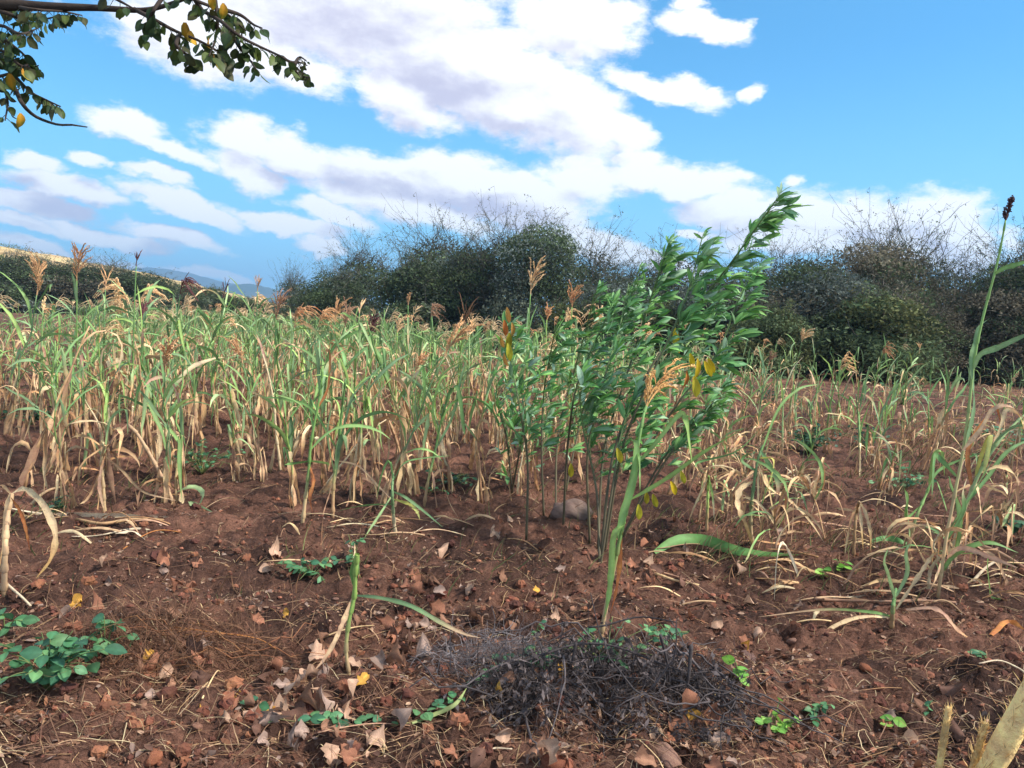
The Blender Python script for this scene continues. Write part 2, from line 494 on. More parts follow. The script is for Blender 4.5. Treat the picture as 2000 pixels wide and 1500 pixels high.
def soil_material():
    mt = bpy.data.materials.new('red_soil')
    mt.use_nodes = True
    t = mt.node_tree
    t.nodes.clear()
    tco = N(t, 'ShaderNodeTexCoord')

    def nz(scale, det, rough=0.6):
        n = N(t, 'ShaderNodeTexNoise', inp={'Scale': scale, 'Detail': det, 'Roughness': rough})
        t.links.new(tco.outputs['Object'], n.inputs['Vector'])
        return n.outputs['Fac']

    def ramp(fac, stops):
        r = N(t, 'ShaderNodeValToRGB')
        e = r.color_ramp.elements
        e[0].position, e[0].color = stops[0][0], (*stops[0][1], 1)
        e[1].position, e[1].color = stops[-1][0], (*stops[-1][1], 1)
        for p, c in stops[1:-1]:
            k = e.new(p)
            k.color = (*c, 1)
        t.links.new(fac, r.inputs[0])
        return r.outputs[0]

    def mixc(f, a, b, typ='MIX'):
        n = N(t, 'ShaderNodeMix', data_type='RGBA', blend_type=typ)
        for k, x in (('Factor', f), ('A', a), ('B', b)):
            if isinstance(x, (int, float)):
                n.inputs[k].default_value = x
            elif isinstance(x, tuple):
                n.inputs[k].default_value = (*x, 1)
            else:
                t.links.new(x, n.inputs[k])
        return n.outputs['Result']
    big = ramp(nz(1.3, 7, 0.68), [(0.35, (0.048, 0.028, 0.023)), (0.47, (0.120, 0.062, 0.045)), (0.57, (0.215, 0.104, 0.070)), (0.70, (0.40, 0.195, 0.128))])
    mid = ramp(nz(7.0, 8, 0.7), [(0.3, (0.45, 0.42, 0.42)), (0.5, (1, 1, 1)), (0.72, (1.55, 1.5, 1.45))])
    col = mixc(1.0, big, mid, 'MULTIPLY')
    fine = ramp(nz(60, 6, 0.75), [(0.28, (0.5, 0.48, 0.48)), (0.5, (1, 1, 1)), (0.7, (1.6, 1.55, 1.5))])
    col = mixc(0.8, col, fine, 'MULTIPLY')
    # crumbs of pale grit
    vo = N(t, 'ShaderNodeTexVoronoi', inp={'Scale': 55.0})
    t.links.new(tco.outputs['Object'], vo.inputs['Vector'])
    sp = N(t, 'ShaderNodeSeparateColor')
    t.links.new(vo.outputs['Color'], sp.inputs[0])
    grit = mth(t, 'MULTIPLY', mth(t, 'GREATER_THAN', sp.outputs[0], 0.95), mth(t, 'LESS_THAN', vo.outputs['Distance'], 0.33))
    col = mixc(mth(t, 'MULTIPLY', grit, 0.7), col, (0.30, 0.17, 0.115))
    # far off the soil is overgrown with dry weeds
    sx = N(t, 'ShaderNodeSeparateXYZ')
    t.links.new(tco.outputs['Object'], sx.inputs[0])
    far = N(t, 'ShaderNodeMapRange', interpolation_type='SMOOTHSTEP', inp={'From Min': 45.0, 'From Max': 110.0})
    t.links.new(sx.outputs[1], far.inputs[0])
    dry = ramp(nz(0.25, 6), [(0.3, (0.10, 0.085, 0.04)), (0.7, (0.26, 0.19, 0.10))])
    col = mixc(far.outputs[0], col, dry)
    pb = N(t, 'ShaderNodeBsdfPrincipled', inp={'Roughness': 0.95, 'Specular IOR Level': 0.1})
    t.links.new(col, pb.inputs['Base Color'])
    b1 = N(t, 'ShaderNodeBump', inp={'Strength': 1.0, 'Distance': 0.05})
    t.links.new(nz(24, 9, 0.72), b1.inputs['Height'])
    b2 = N(t, 'ShaderNodeBump', inp={'Strength': 1.0, 'Distance': 0.012})
    t.links.new(nz(110, 5, 0.7), b2.inputs['Height'])
    t.links.new(b1.outputs[0], b2.inputs['Normal'])
    t.links.new(b2.outputs[0], pb.inputs['Normal'])
    o = N(t, 'ShaderNodeOutputMaterial')
    t.links.new(pb.outputs[0], o.inputs[0])
    return mt


M_SOIL = soil_material()

# ------------------------------------------------------------------ ground
def grid_mesh(X, Y, Z):
    r, c = X.shape
    i, j = np.meshgrid(np.arange(r - 1), np.arange(c - 1), indexing='ij')
    q = np.stack([i * c + j, i * c + j + 1, (i + 1) * c + j + 1, (i + 1) * c + j], -1).reshape(-1, 4)
    return np.stack([X, Y, Z], -1).reshape(-1, 3), q


ys = list(np.arange(-30, 1.0, 1.0))
yy = 1.0
while yy < 4600:
    ys.append(yy)
    yy += 0.012 + 0.0085 * yy if yy < 60 else 0.05 * yy
ys = np.array(ys)
tt = np.linspace(-1, 1, 400)
tt = 0.75 * tt + 0.25 * tt ** 3
GY = np.repeat(ys[:, None], 400, 1)
GX = tt[None, :] * (np.abs(ys)[:, None] * 1.05 + 2.2)
v, q = grid_mesh(GX, GY, H(GX, GY))
ob('ground', MB().add(v, q).mesh('ground', M_SOIL), kind='structure')


# ------------------------------------------------------------------ hill, mountains
def ridge(name, pts, dist, front, mat, colfun, rough, nx=260, ny=26, back=0.6, extra=0.0):
    """A ridge whose skyline runs through photo points pts when seen from the camera, built dist metres off as real terrain."""
    pts = np.array(pts, float)
    px = np.linspace(pts[0, 0], pts[-1, 0], nx)
    py = np.interp(px, pts[:, 0], pts[:, 1])
    ks = 7
    pyp = np.pad(py, ks, mode='edge')
    py = np.convolve(pyp, np.ones(2 * ks + 1) / (2 * ks + 1), 'valid')
    top = np.array([at(a, b, dist) for a, b in zip(px, py)])
    u = np.linspace(-1, back, ny)
    X = np.repeat(top[None, :, 0], ny, 0)
    prof = np.where(u < 0, np.cos(u * math.pi / 2) ** 1.3, np.cos(u * math.pi / 2))
    Y = dist + np.where(u < 0, u * front, u * front)[:, None] + 0 * X
    Z = np.maximum(top[None, :, 2], 0.0) * prof[:, None]
    n1 = perlin(X * 6 / front, Y * 6 / front) + 0.5 * perlin(X * 15 / front, Y * 15 / front)
    Z = Z + n1 * rough * prof[:, None] * np.minimum(1, np.abs(u)[:, None] * 3 + 0.15) - 0.4 - (u[:, None] == -1) * extra
    v, q = grid_mesh(X, Y, Z)
    c = colfun(v)
    return ob(name, MB().add(v, q, None, c).mesh(name, mat), kind='structure'), (X, Y, Z)


def hillcol(v):
    n = perlin(v[:, 0] / 14, v[:, 1] / 14) + 0.6 * perlin(v[:, 0] / 4, v[:, 1] / 5)
    a = sstep(-0.5, 0.5, n)[:, None]
    return (1 - a) * rgb(150, 124, 82) + a * rgb(200, 172, 122)


_, hillg = ridge('hill', [(-900, 400), (-500, 425), (-200, 452), (0, 478), (110, 500), (200, 518), (300, 541), (400, 566), (470, 585), (520, 598), (640, 616), (760, 624)], 300, 130, M_HILL, hillcol, 2.2)


def mtcol(v):
    n = perlin(v[:, 0] / 160, v[:, 1] / 160)
    a = sstep(-0.4, 0.4, n)[:, None]
    return (1 - a) * np.array([0.035, 0.05, 0.028]) + a * np.array([0.07, 0.075, 0.045])


ridge('mountain', [(60, 575), (200, 556), (262, 540), (296, 524), (318, 521), (345, 527), (378, 539), (420, 549), (470, 556), (520, 566), (560, 574), (640, 590), (800, 600), (1000, 612), (1300, 628)], 3600, 700, M_HILL, mtcol, 14)
ridge('mountain', [(300, 585), (400, 574), (450, 562), (474, 555), (494, 554), (520, 562), (560, 577), (640, 596), (760, 608)], 2700, 400, M_HILL, mtcol, 8)


# ------------------------------------------------------------------ leaf clouds for bushes
def leafcloud(C, rad, n, size, col, cvar=0.25, rng=rs, up=0.35, flat=0.75):
    """n small leaf faces around the clump centres C (m,3) with radii rad (m,), tinted per clump by col (m,3)."""
    m_ = len(C)
    pr = rad ** 2
    k = rng.choice(m_, n, p=pr / pr.sum())
    d = norm(rng.randn(n, 3))
    d[:, 2] = np.abs(d[:, 2]) * np.where(rng.rand(n) < 0.75, 1, -1)
    r = rad[k] * (0.45 + 0.6 * rng.rand(n) ** 0.6)
    p = C[k] + d * r[:, None] * np.array([1, 1, flat])
    a = norm(rng.randn(n, 3) + np.array([0, 0, up]))
    b = norm(np.cross(a, rng.randn(n, 3)))
    s = size * (0.5 + rng.rand(n))
    a = a * s[:, None]
    b = b * (s * 0.42)[:, None]
    v = np.stack([p - a, p + b, p + a, p - b], 1).reshape(-1, 3)
    q = np.arange(n * 4).reshape(n, 4)
    c = col[k] * (1 + cvar * rng.randn(n, 1))
    return v, q, np.repeat(np.clip(c, 0.004, 1), 4, 0)


GREEN = np.array([0.088, 0.118, 0.054])
GREY = np.array([0.122, 0.138, 0.096])
BLUE = np.array([0.150, 0.172, 0.146])
BROWN = np.array([0.145, 0.122, 0.082])
OLIVE = np.array([0.150, 0.158, 0.060])


def bush_meshes(seed, w, h, dep, pal, nleaf, ntwig, size=0.064, twlen=1.0, dens=1.0):
    """crown, trunk and twig meshes of one bush about w wide and h high."""
    r = np.random.RandomState(seed)
    nb = 44
    ang = r.rand(nb) * 2 * math.pi
    rr = np.sqrt(r.rand(nb))
    zz = r.rand(nb) ** 1.15
    env = np.sqrt(np.clip(1 - (zz * 0.92) ** 2.2, 0.05, 1))
    C = np.stack([np.cos(ang) * rr * env * w * 0.42, np.sin(ang) * rr * env * dep * 0.42, 0.25 + zz * (h * 0.80)], 1)
    rad = (0.11 + 0.12 * r.rand(nb)) * (w + h) * 0.62
    C[:, 2] = np.maximum(C[:, 2], rad * 0.3)
    ci = r.choice(len(pal), nb)
    col = np.array(pal)[ci] * (0.6 + 0.8 * r.rand(nb, 1))
    cr = MB()
    v, q, c = leafcloud(C, rad, nleaf, size, col, rng=r)
    v[:, 2] = np.maximum(v[:, 2], 0.01)
    cr.add(v, q, None, c)
    # trunk: several stems from the foot to the clumps
    tr = MB()
    bark = np.array([0.085, 0.062, 0.048])
    foot = r.randn(9, 2) * 0.12
    for k in range(nb):
        f = foot[k % 9]
        p0 = np.array([f[0], f[1], -0.05])
        mid = p0 * 0.45 + C[k] * 0.55 + np.array([r.randn() * .2, r.randn() * .2, -0.1 * h])
        P = smoothpts([p0, mid, C[k]], 7)
        tr.addmb(tube(P, np.linspace(0.05 if k < 12 else 0.03, 0.012, 7), 4, bark * (0.7 + 0.6 * r.rand())))
    # thin bare twigs standing out of the crown
    K = 6
    k = r.choice(nb, ntwig, p=(C[:, 2] ** 2) / (C[:, 2] ** 2).sum())
    d0 = norm(r.randn(ntwig, 3) * np.array([0.55, 0.55, 0.25]) + np.array([0.12, 0, 0.9]))
    L = twlen * (0.4 + 0.9 * r.rand(ntwig))
    st = C[k] + norm(r.randn(ntwig, 3) + [0, 0, 1.0]) * rad[k][:, None] * 0.7
    u = np.linspace(0, 1, K)
    bend = r.randn(ntwig, 3) * 0.45
    P = st[:, None] + d0[:, None] * (L[:, None] * u)[..., None] + bend[:, None] * (L[:, None] * u ** 2)[..., None] * 0.5
    P += r.randn(ntwig, K, 3) * 0.025 * L[:, None, None]
    S = norm(np.cross(d0, r.randn(ntwig, 3)))
    Wd = np.outer(0.006 + 0.007 * r.rand(ntwig), np.linspace(1, 0.35, K))
    tcol = np.array([0.135, 0.118, 0.098]) * (0.6 + 0.8 * r.rand(ntwig, 1))
    tw = ribbons(P, Wd, S, tcol)
    tw.addmb(ribbons(P, Wd, norm(np.cross(d0, S)), tcol))
    # side shoots with a few leaves
    sub = []
    for rep in range(3):
        i = r.randint(2, K, ntwig)
        base = P[np.arange(ntwig), i]
        dd = norm(d0 + r.randn(ntwig, 3) * 0.6)
        ll = L * (0.15 + 0.3 * r.rand(ntwig))
        Q = base[:, None] + dd[:, None] * (ll[:, None] * np.linspace(0, 1, 3))[..., None]
        tw.addmb(ribbons(Q, np.outer(np.full(ntwig, 0.006), [1, .8, .4]), norm(np.cross(dd, r.randn(ntwig, 3))), tcol))
        sub.append(Q.reshape(-1, 3))
    sub = np.concatenate(sub)
    nl = int(len(sub) * 0.8 * dens)
    v, q, c = leafcloud(sub[r.choice(len(sub), nl)], np.full(nl, 0.10), int(nl * 2.2), size * 0.5, np.array(pal)[r.choice(len(pal), nl)], rng=r)
    cr.add(v, q, None, c)
    return cr, tr, tw


BP = {}


def bush_proto(key, *a, **k):
    cr, tr, tw = bush_meshes(*a, **k)
    BP[key] = (cr.mesh('crown', M_BUSH), tr.mesh('trunk', M_BARK), tw.mesh('twig', M_BARK))


bush_proto('tall', 1, 5.6, 5.6, 4.2, [GREEN, GREY, GREEN, GREY, BLUE], 32000, 150, twlen=1.1)
bush_proto('round', 2, 5.0, 4.2, 3.6, [GREEN * 0.9, GREEN, GREEN * 1.25, GREY], 28000, 130, twlen=0.8)
bush_proto('grey', 3, 5.4, 4.6, 3.8, [GREY, BLUE, BLUE, BROWN, GREEN], 30000, 120, twlen=1.0)
bush_proto('brown', 4, 5.0, 4.6, 3.6, [BROWN, BROWN, GREY, GREEN, BROWN * 1.2], 30000, 150, twlen=1.1)
bush_proto('olive', 5, 4.2, 2.8, 3.0, [OLIVE, GREEN, OLIVE * 0.8, GREEN * 1.3], 16000, 110, twlen=0.5)
bush_proto('bare', 6, 4.4, 4.4, 3.2, [GREY, GREEN], 15000, 210, twlen=1.6, dens=0.6)
bush_proto('low', 7, 3.2, 1.7, 2.4, [GREEN * 1.2, GREY, OLIVE * 0.7], 6000, 90, twlen=0.5)


def bush(key, px, py, topy, label, wide=1.0, group='thicket bushes behind the field', dy=0.0, rz=None, cat='bush', name='thicket_bush'):
    """A bush whose foot is seen at the photo pixel (px, py) and whose top reaches topy."""
    p = ground(px, py)
    p = p + np.array([p[0] / p[1], 1, 0]) * dy
    p[2] = H1(p[0], p[1])
    dist = p[1]
    hz = at(px, topy, dist)[2] - p[2]
    h0 = {'tall': 5.6, 'round': 4.2, 'grey': 4.6, 'brown': 4.6, 'olive': 2.8, 'bare': 4.4, 'low': 1.7}[key] * 1.05
    s = hz / h0
    o = ob(name, None, label=label, cat=cat, group=group)
    o.location = [float(x) for x in p]
    o.rotation_euler = (0, 0, float(rs.rand() * 6.28) if rz is None else rz)
    o.scale = (s * wide, s * wide, s)
    a, b, c = BP[key]
    ob('crown', a, o)
    ob('trunk', b, o)
    t = ob('twig', c, o, kind='stuff')
    return o


# middle group, left to right
bush('bare', 572, 648, 528, 'small dark open-branched bush at the left end of the middle thicket', 0.7)
bush('round', 655, 655, 520, 'low rounded dark green bush beside the small open-branched one', 1.15)
bush('bare', 690, 652, 478, 'bare twiggy bush rising behind the low rounded green bush', 0.95, dy=3)
bush('round', 800, 668, 492, 'broad dark green dome-shaped bush with a dense even crown', 1.35)
bush('bare', 830, 664, 446, 'leafless grey bush standing out above the dense green dome', 1.15, dy=3)
bush('grey', 905, 674, 475, 'dark grey-green bush between the green dome and the tallest bush', 0.9, dy=1)
bush('tall', 1035, 684, 425, 'tallest bush of the middle thicket with a feathery twiggy top', 1.02)
bush('bare', 960, 680, 440, 'half bare bush leaning on the left flank of the tallest bush', 0.8, dy=2)
bush('bare', 1165, 694, 478, 'thin bare bush through which the white cloud shows, right of the tallest bush', 1.1, dy=4)
bush('olive', 1120, 694, 590, 'short yellowish bush at the foot of the tallest bush', 1.2)
bush('grey', 1215, 705, 530, 'low grey bush behind the tops of the pigeon pea clump', 1.25)
bush('bare', 1300, 704, 492, 'bare bush showing above the pigeon pea leaves', 1.1, dy=4)
bush('olive', 1330, 714, 600, 'short olive bush hidden partly by the pigeon pea clump', 1.3)
bush('grey', 1400, 718, 530, 'dark bush directly behind the tallest pigeon pea stem', 1.1)
# right group
bush('bare', 1490, 716, 492, 'thin leafless bush in the gap right of the tallest pigeon pea stem', 1.0, dy=3)
bush('olive', 1500, 735, 600, 'dark olive bush at the foot of the thicket behind the first rusty panicle', 1.25)
bush('grey', 1590, 732, 500, 'blue-grey bush on the left shoulder of the big brown bush', 1.15)
bush('brown', 1700, 736, 472, 'big brown bush with a twiggy crown standing before the long white cloud', 1.1, dy=1)
bush('bare', 1700, 736, 452, 'bare branched crown rising out of the big brown bush', 0.9, dy=3)
bush('olive', 1700, 742, 575, 'yellow-green bush in front of the big brown bush', 1.35, dy=-1)
bush('brown', 1800, 744, 600, 'low brown bush under the gap of blue sky', 1.3)
bush('bare', 1835, 742, 490, 'bare grey bush with the blue sky showing through it', 1.15, dy=4)
bush('brown', 1905, 748, 560, 'olive-brown bush behind the tall green sorghum stalk', 1.25)
bush('bare', 1950, 748, 480, 'bare twiggy bush near the dark seed head of the tall stalk', 1.1, dy=3)
bush('grey', 2000, 752, 500, 'dark bush at the right end of the thicket', 1.2)
bush('brown', 2110, 756, 480, 'brown bush at the far right end of the thicket, cut by the picture edge', 1.3)
# far left hedge
LG = 'bushes of the far hedge below the hill'
for i, (px, py, ty, key, lab) in enumerate([
        (-40, 606, 492, 'round', 'dark hedge bush cut by the left edge below the sunlit hill'),
        (25, 610, 503, 'grey', 'dark grey hedge bush under the highest part of the sunlit hill'),
        (90, 612, 512, 'round', 'broad hedge bush left of the tall pale panicle'),
        (150, 614, 520, 'grey', 'hedge bush behind the tall pale panicle'),
        (205, 616, 517, 'bare', 'twiggy hedge bush rising above its neighbours against the hill'),
        (235, 618, 526, 'round', 'dense hedge bush just left of the thin upright seed head'),
        (285, 618, 545, 'grey', 'lower hedge bush behind the thin upright seed head'),
        (330, 619, 556, 'round', 'hedge bush below the hump of the hill end'),
        (380, 620, 566, 'olive', 'greenish hedge bush below the blue mountain'),
        (425, 622, 575, 'round', 'low hedge bush in front of the white house'),
        (475, 624, 588, 'olive', 'low greenish hedge bush under the white house'),
        (530, 627, 594, 'round', 'last low hedge bush before the middle thicket')]):
    bush(key, px, py, ty - 7, lab, 1.9 if key != 'bare' else 1.2, LG)
bush('low', 50, 608, 562, 'lighter green shrub in front of the far hedge at the left', 1.3, LG, dy=-4)
bush('low', 20, 607, 560, 'yellow-green shrub at the foot of the far hedge, by the left edge', 1.2, LG, dy=-6)

# scrub on the hill, counted as one mass
hx, hy, hz_ = hillg
mb = MB()
r = np.random.RandomState(31)
n = 900
ii = r.randint(2, 15, n)
jj = r.randint(0, hx.shape[1], n)
Cc = np.stack([hx[ii, jj], hy[ii, jj], hz_[ii, jj] + 0.5], 1)
ridge_i = r.rand(n) < 0.3
Cc[ridge_i] = np.stack([hx[15, jj], hy[15, jj], hz_[15, jj] + 0.4], 1)[ridge_i]
v, q, c = leafcloud(Cc, 0.6 + 1.3 * r.rand(n), 14000, 0.30, np.array([OLIVE * 1.1, GREEN * 1.5, GREY * 1.6, BROWN * 1.6])[r.choice(4, n)], rng=r)
mb.add(v, q, None, c)
ob('scrub', mb.mesh('scrub', M_BUSH), label='dry scrub dotted over the sunlit slope of the hill', kind='stuff')

# the white house far off below the mountains
p = at(474, 587, 430)
h0 = ob('house', None, label='small white house far off below the blue mountains', cat='house', loc=(p[0], p[1], p[2] - 1.2))


def box(x0, x1, y0, y1, z0, z1):
    v = [(x, y, z) for z in (z0, z1) for y in (y0, y1) for x in (x0, x1)]
    q = [(0, 2, 3, 1), (4, 5, 7, 6), (0, 1, 5, 4), (2, 6, 7, 3), (0, 4, 6, 2), (1, 3, 7, 5)]
    return v, q


v, q = box(-2.2, 2.2, 0, 3.5, -4, 1.5)
ob('wall', MB().add(v, q, None, (0.78, 0.78, 0.76)).mesh('wall', M_WALL, False), h0)
ob('roof', MB().add([(-2.5, -.3, 1.5), (2.5, -.3, 1.5), (2.5, 3.8, 1.5), (-2.5, 3.8, 1.5), (-2.5, 1.75, 2.3), (2.5, 1.75, 2.3)],
                    [(0, 1, 5, 4), (2, 3, 4, 5), (0, 3, 2, 1)], [(0, 4, 3), (1, 2, 5)], (0.6, 0.6, 0.62)).mesh('roof', M_WALL, False), h0)
v, q = box(-0.4, 0.4, -0.05, 0.02, -1.2, 0.7)
ob('door', MB().add(v, q, None, (0.15, 0.12, 0.1)).mesh('door', M_WALL, False), h0)

# ------------------------------------------------------------------ sorghum
GREENS = [rgb(116, 150, 80), rgb(132, 164, 92), rgb(104, 138, 78), rgb(146, 172, 90), rgb(122, 150, 100), rgb(160, 184, 122)]
STRAWS = [rgb(222, 188, 140), rgb(206, 164, 120), rgb(232, 204, 160), rgb(196, 148, 106), rgb(216, 176, 136), rgb(188, 146, 118)]
YELLOW = rgb(186, 184, 104)
PANIC = [rgb(218, 174, 130), rgb(226, 190, 146), rgb(204, 156, 116), rgb(230, 200, 158), rgb(186, 146, 118)]


def pick(r, lst):
    return lst[r.randint(len(lst))]


def leafcol(r, K, base, tip, start):
    u = np.linspace(0, 1, K)
    a = sstep(start, start + 0.35, u)[:, None]
    c = base * (1 - a) + tip * a
    return c * (1 + 0.08 * r.randn(K, 1))


def wprof(K, w):
    u = np.linspace(0, 1, K)
    return w * np.clip((0.35 + 1.4 * u ** 0.6) * (1 - u ** 2.2), 0.02, 1.0)


def blade(r, p0, az, e0, L, w, bend, kink=None, green=True, K=10, curl=0.28):
    """Leaf blade in the vertical plane of azimuth az; e0 start elevation; kink = fraction where it is broken."""
    u = np.linspace(0, 1, K)
    e = e0 - bend * u ** 1.3
    if kink is not None:
        e = np.where(u > kink, -math.radians(78) - 0.2 * r.rand(), e0 - 0.25 * u)
    e = np.maximum(e, -math.radians(86)) + 0.08 * r.randn(K)
    daz = np.cumsum(0.10 * r.randn(K))
    st = L / (K - 1)
    d = np.stack([np.cos(az + daz) * np.cos(e), np.sin(az + daz) * np.cos(e), np.sin(e)], 1) * st
    d[:, 0] += 0.10 * st * u                                      # the wind
    P = np.vstack([p0, p0 + np.cumsum(d[1:], 0)])
    side = np.array([-math.sin(az), math.cos(az), 0.0])
    tw = np.cumsum(r.randn(K) * curl) + (r.randn() * 0.25)
    if green:
        g = pick(r, GREENS) * (0.8 + 0.45 * r.rand())
        q = r.rand()
        c = leafcol(r, K, g, pick(r, STRAWS) if q < .85 else YELLOW, 0.2 + 0.9 * r.rand() if q < 0.5 else 2)
        rib = np.clip(c * 1.2 + 0.05, 0, 1)
        fold = 0.3
    else:
        c = leafcol(r, K, pick(r, STRAWS), pick(r, STRAWS) * 0.85, 0.4) * (0.75 + 0.4 * r.rand())
        rib = c * 1.12
        fold = 0.5
        tw = tw * 1.6
    return ribbon(P, wprof(K, w) * (1 + (.08 if green else .22) * r.randn(K)), side, c, rib, fold, tw)


def panicle(r, p0, d0, L, kind, lod=0, base=None):
    """Seed head: rays along an axis, with grains."""
    mb = MB()
    d0 = norm(d0)
    base = pick(r, PANIC) * (0.85 + 0.4 * r.rand()) if base is None else base
    nb = {'spray': 17, 'droop': 20, 'spike': 26, 'bare': 9}[kind]
    if lod:
        nb = nb // 2
    axis = []
    q = p0.copy()
    d = d0.copy()
    for k in range(6):
        axis.append(q.copy())
        q = q + d * L / 5
        d = norm(d + np.array([0.10, 0, -0.06 if kind == 'droop' else 0.0]))
    axis = np.array(axis)
    mb.addmb(tube(axis, np.linspace(0.006, 0.003, 6), 3, base * 0.8, cap=False))
    K = 6
    P, W_, S, Cc = [], [], [], []
    for k in range(nb):
        u = r.rand() * (0.75 if kind != 'spike' else 0.95)
        b = axis[int(u * 5)] * (1 - (u * 5) % 1) + axis[min(5, int(u * 5) + 1)] * ((u * 5) % 1)
        side = norm(np.cross(d0, r.randn(3)))
        if kind == 'spike':
            dd, ll, g = norm(d0 + side * 0.55), L * 0.30 * (1.1 - 0.6 * u), 0.0
        elif kind == 'droop':
            dd, ll, g = norm(d0 * 0.9 + side * 0.5 + np.array([0.35, 0, 0])), L * (0.5 + 0.6 * r.rand()), 0.9
        elif kind == 'bare':
            dd, ll, g = norm(d0 + side * 0.35), L * (0.6 + 0.5 * r.rand()), 0.15
        else:
            dd, ll, g = norm(d0 + side * 0.42 + np.array([0.1, 0, 0])), L * (0.5 + 0.55 * r.rand()), 0.3
        s = np.linspace(0, 1, K)
        p = b + dd * (ll * s)[:, None] + np.array([0.25, 0, -1.0]) * (g * ll * s ** 2.2)[:, None] + r.randn(K, 3) * ll * 0.015
        P.append(p)
        W_.append(np.array([.25, .7, 1, 1, .85, .25]) * (0.0052 if kind != 'bare' else 0.0034))
        S.append(norm(np.cross(dd, r.randn(3))))
        Cc.append(base * (0.75 + 0.5 * r.rand()))
    P, W_, S, Cc = map(np.array, (P, W_, S, Cc))
    mb.addmb(ribbons(P, W_, S, Cc))
    T = norm(P[:, -1] - P[:, 0])
    mb.addmb(ribbons(P, W_, norm(np.cross(T, S)), Cc * 0.9))
    if not lod and kind != 'bare':
        n = 200 if L < .2 else 420
        i = r.randint(0, nb, n)
        j = r.randint(1, K - 1, n)
        f = r.rand(n, 1)
        c0 = P[i, j] * (1 - f) + P[i, j + 1] * f + r.randn(n, 3) * 0.0045
        a = norm(r.randn(n, 3)) * 0.0058
        b = norm(np.cross(a, r.randn(n, 3))) * 0.0045
        v = np.stack([c0 - a, c0 + b, c0 + a, c0 - b], 1).reshape(-1, 3)
        mb.add(v, np.arange(n * 4).reshape(n, 4), None, np.repeat(np.clip(base * (0.6 + 0.8 * r.rand(n, 1)), 0, 1), 4, 0))
    return mb


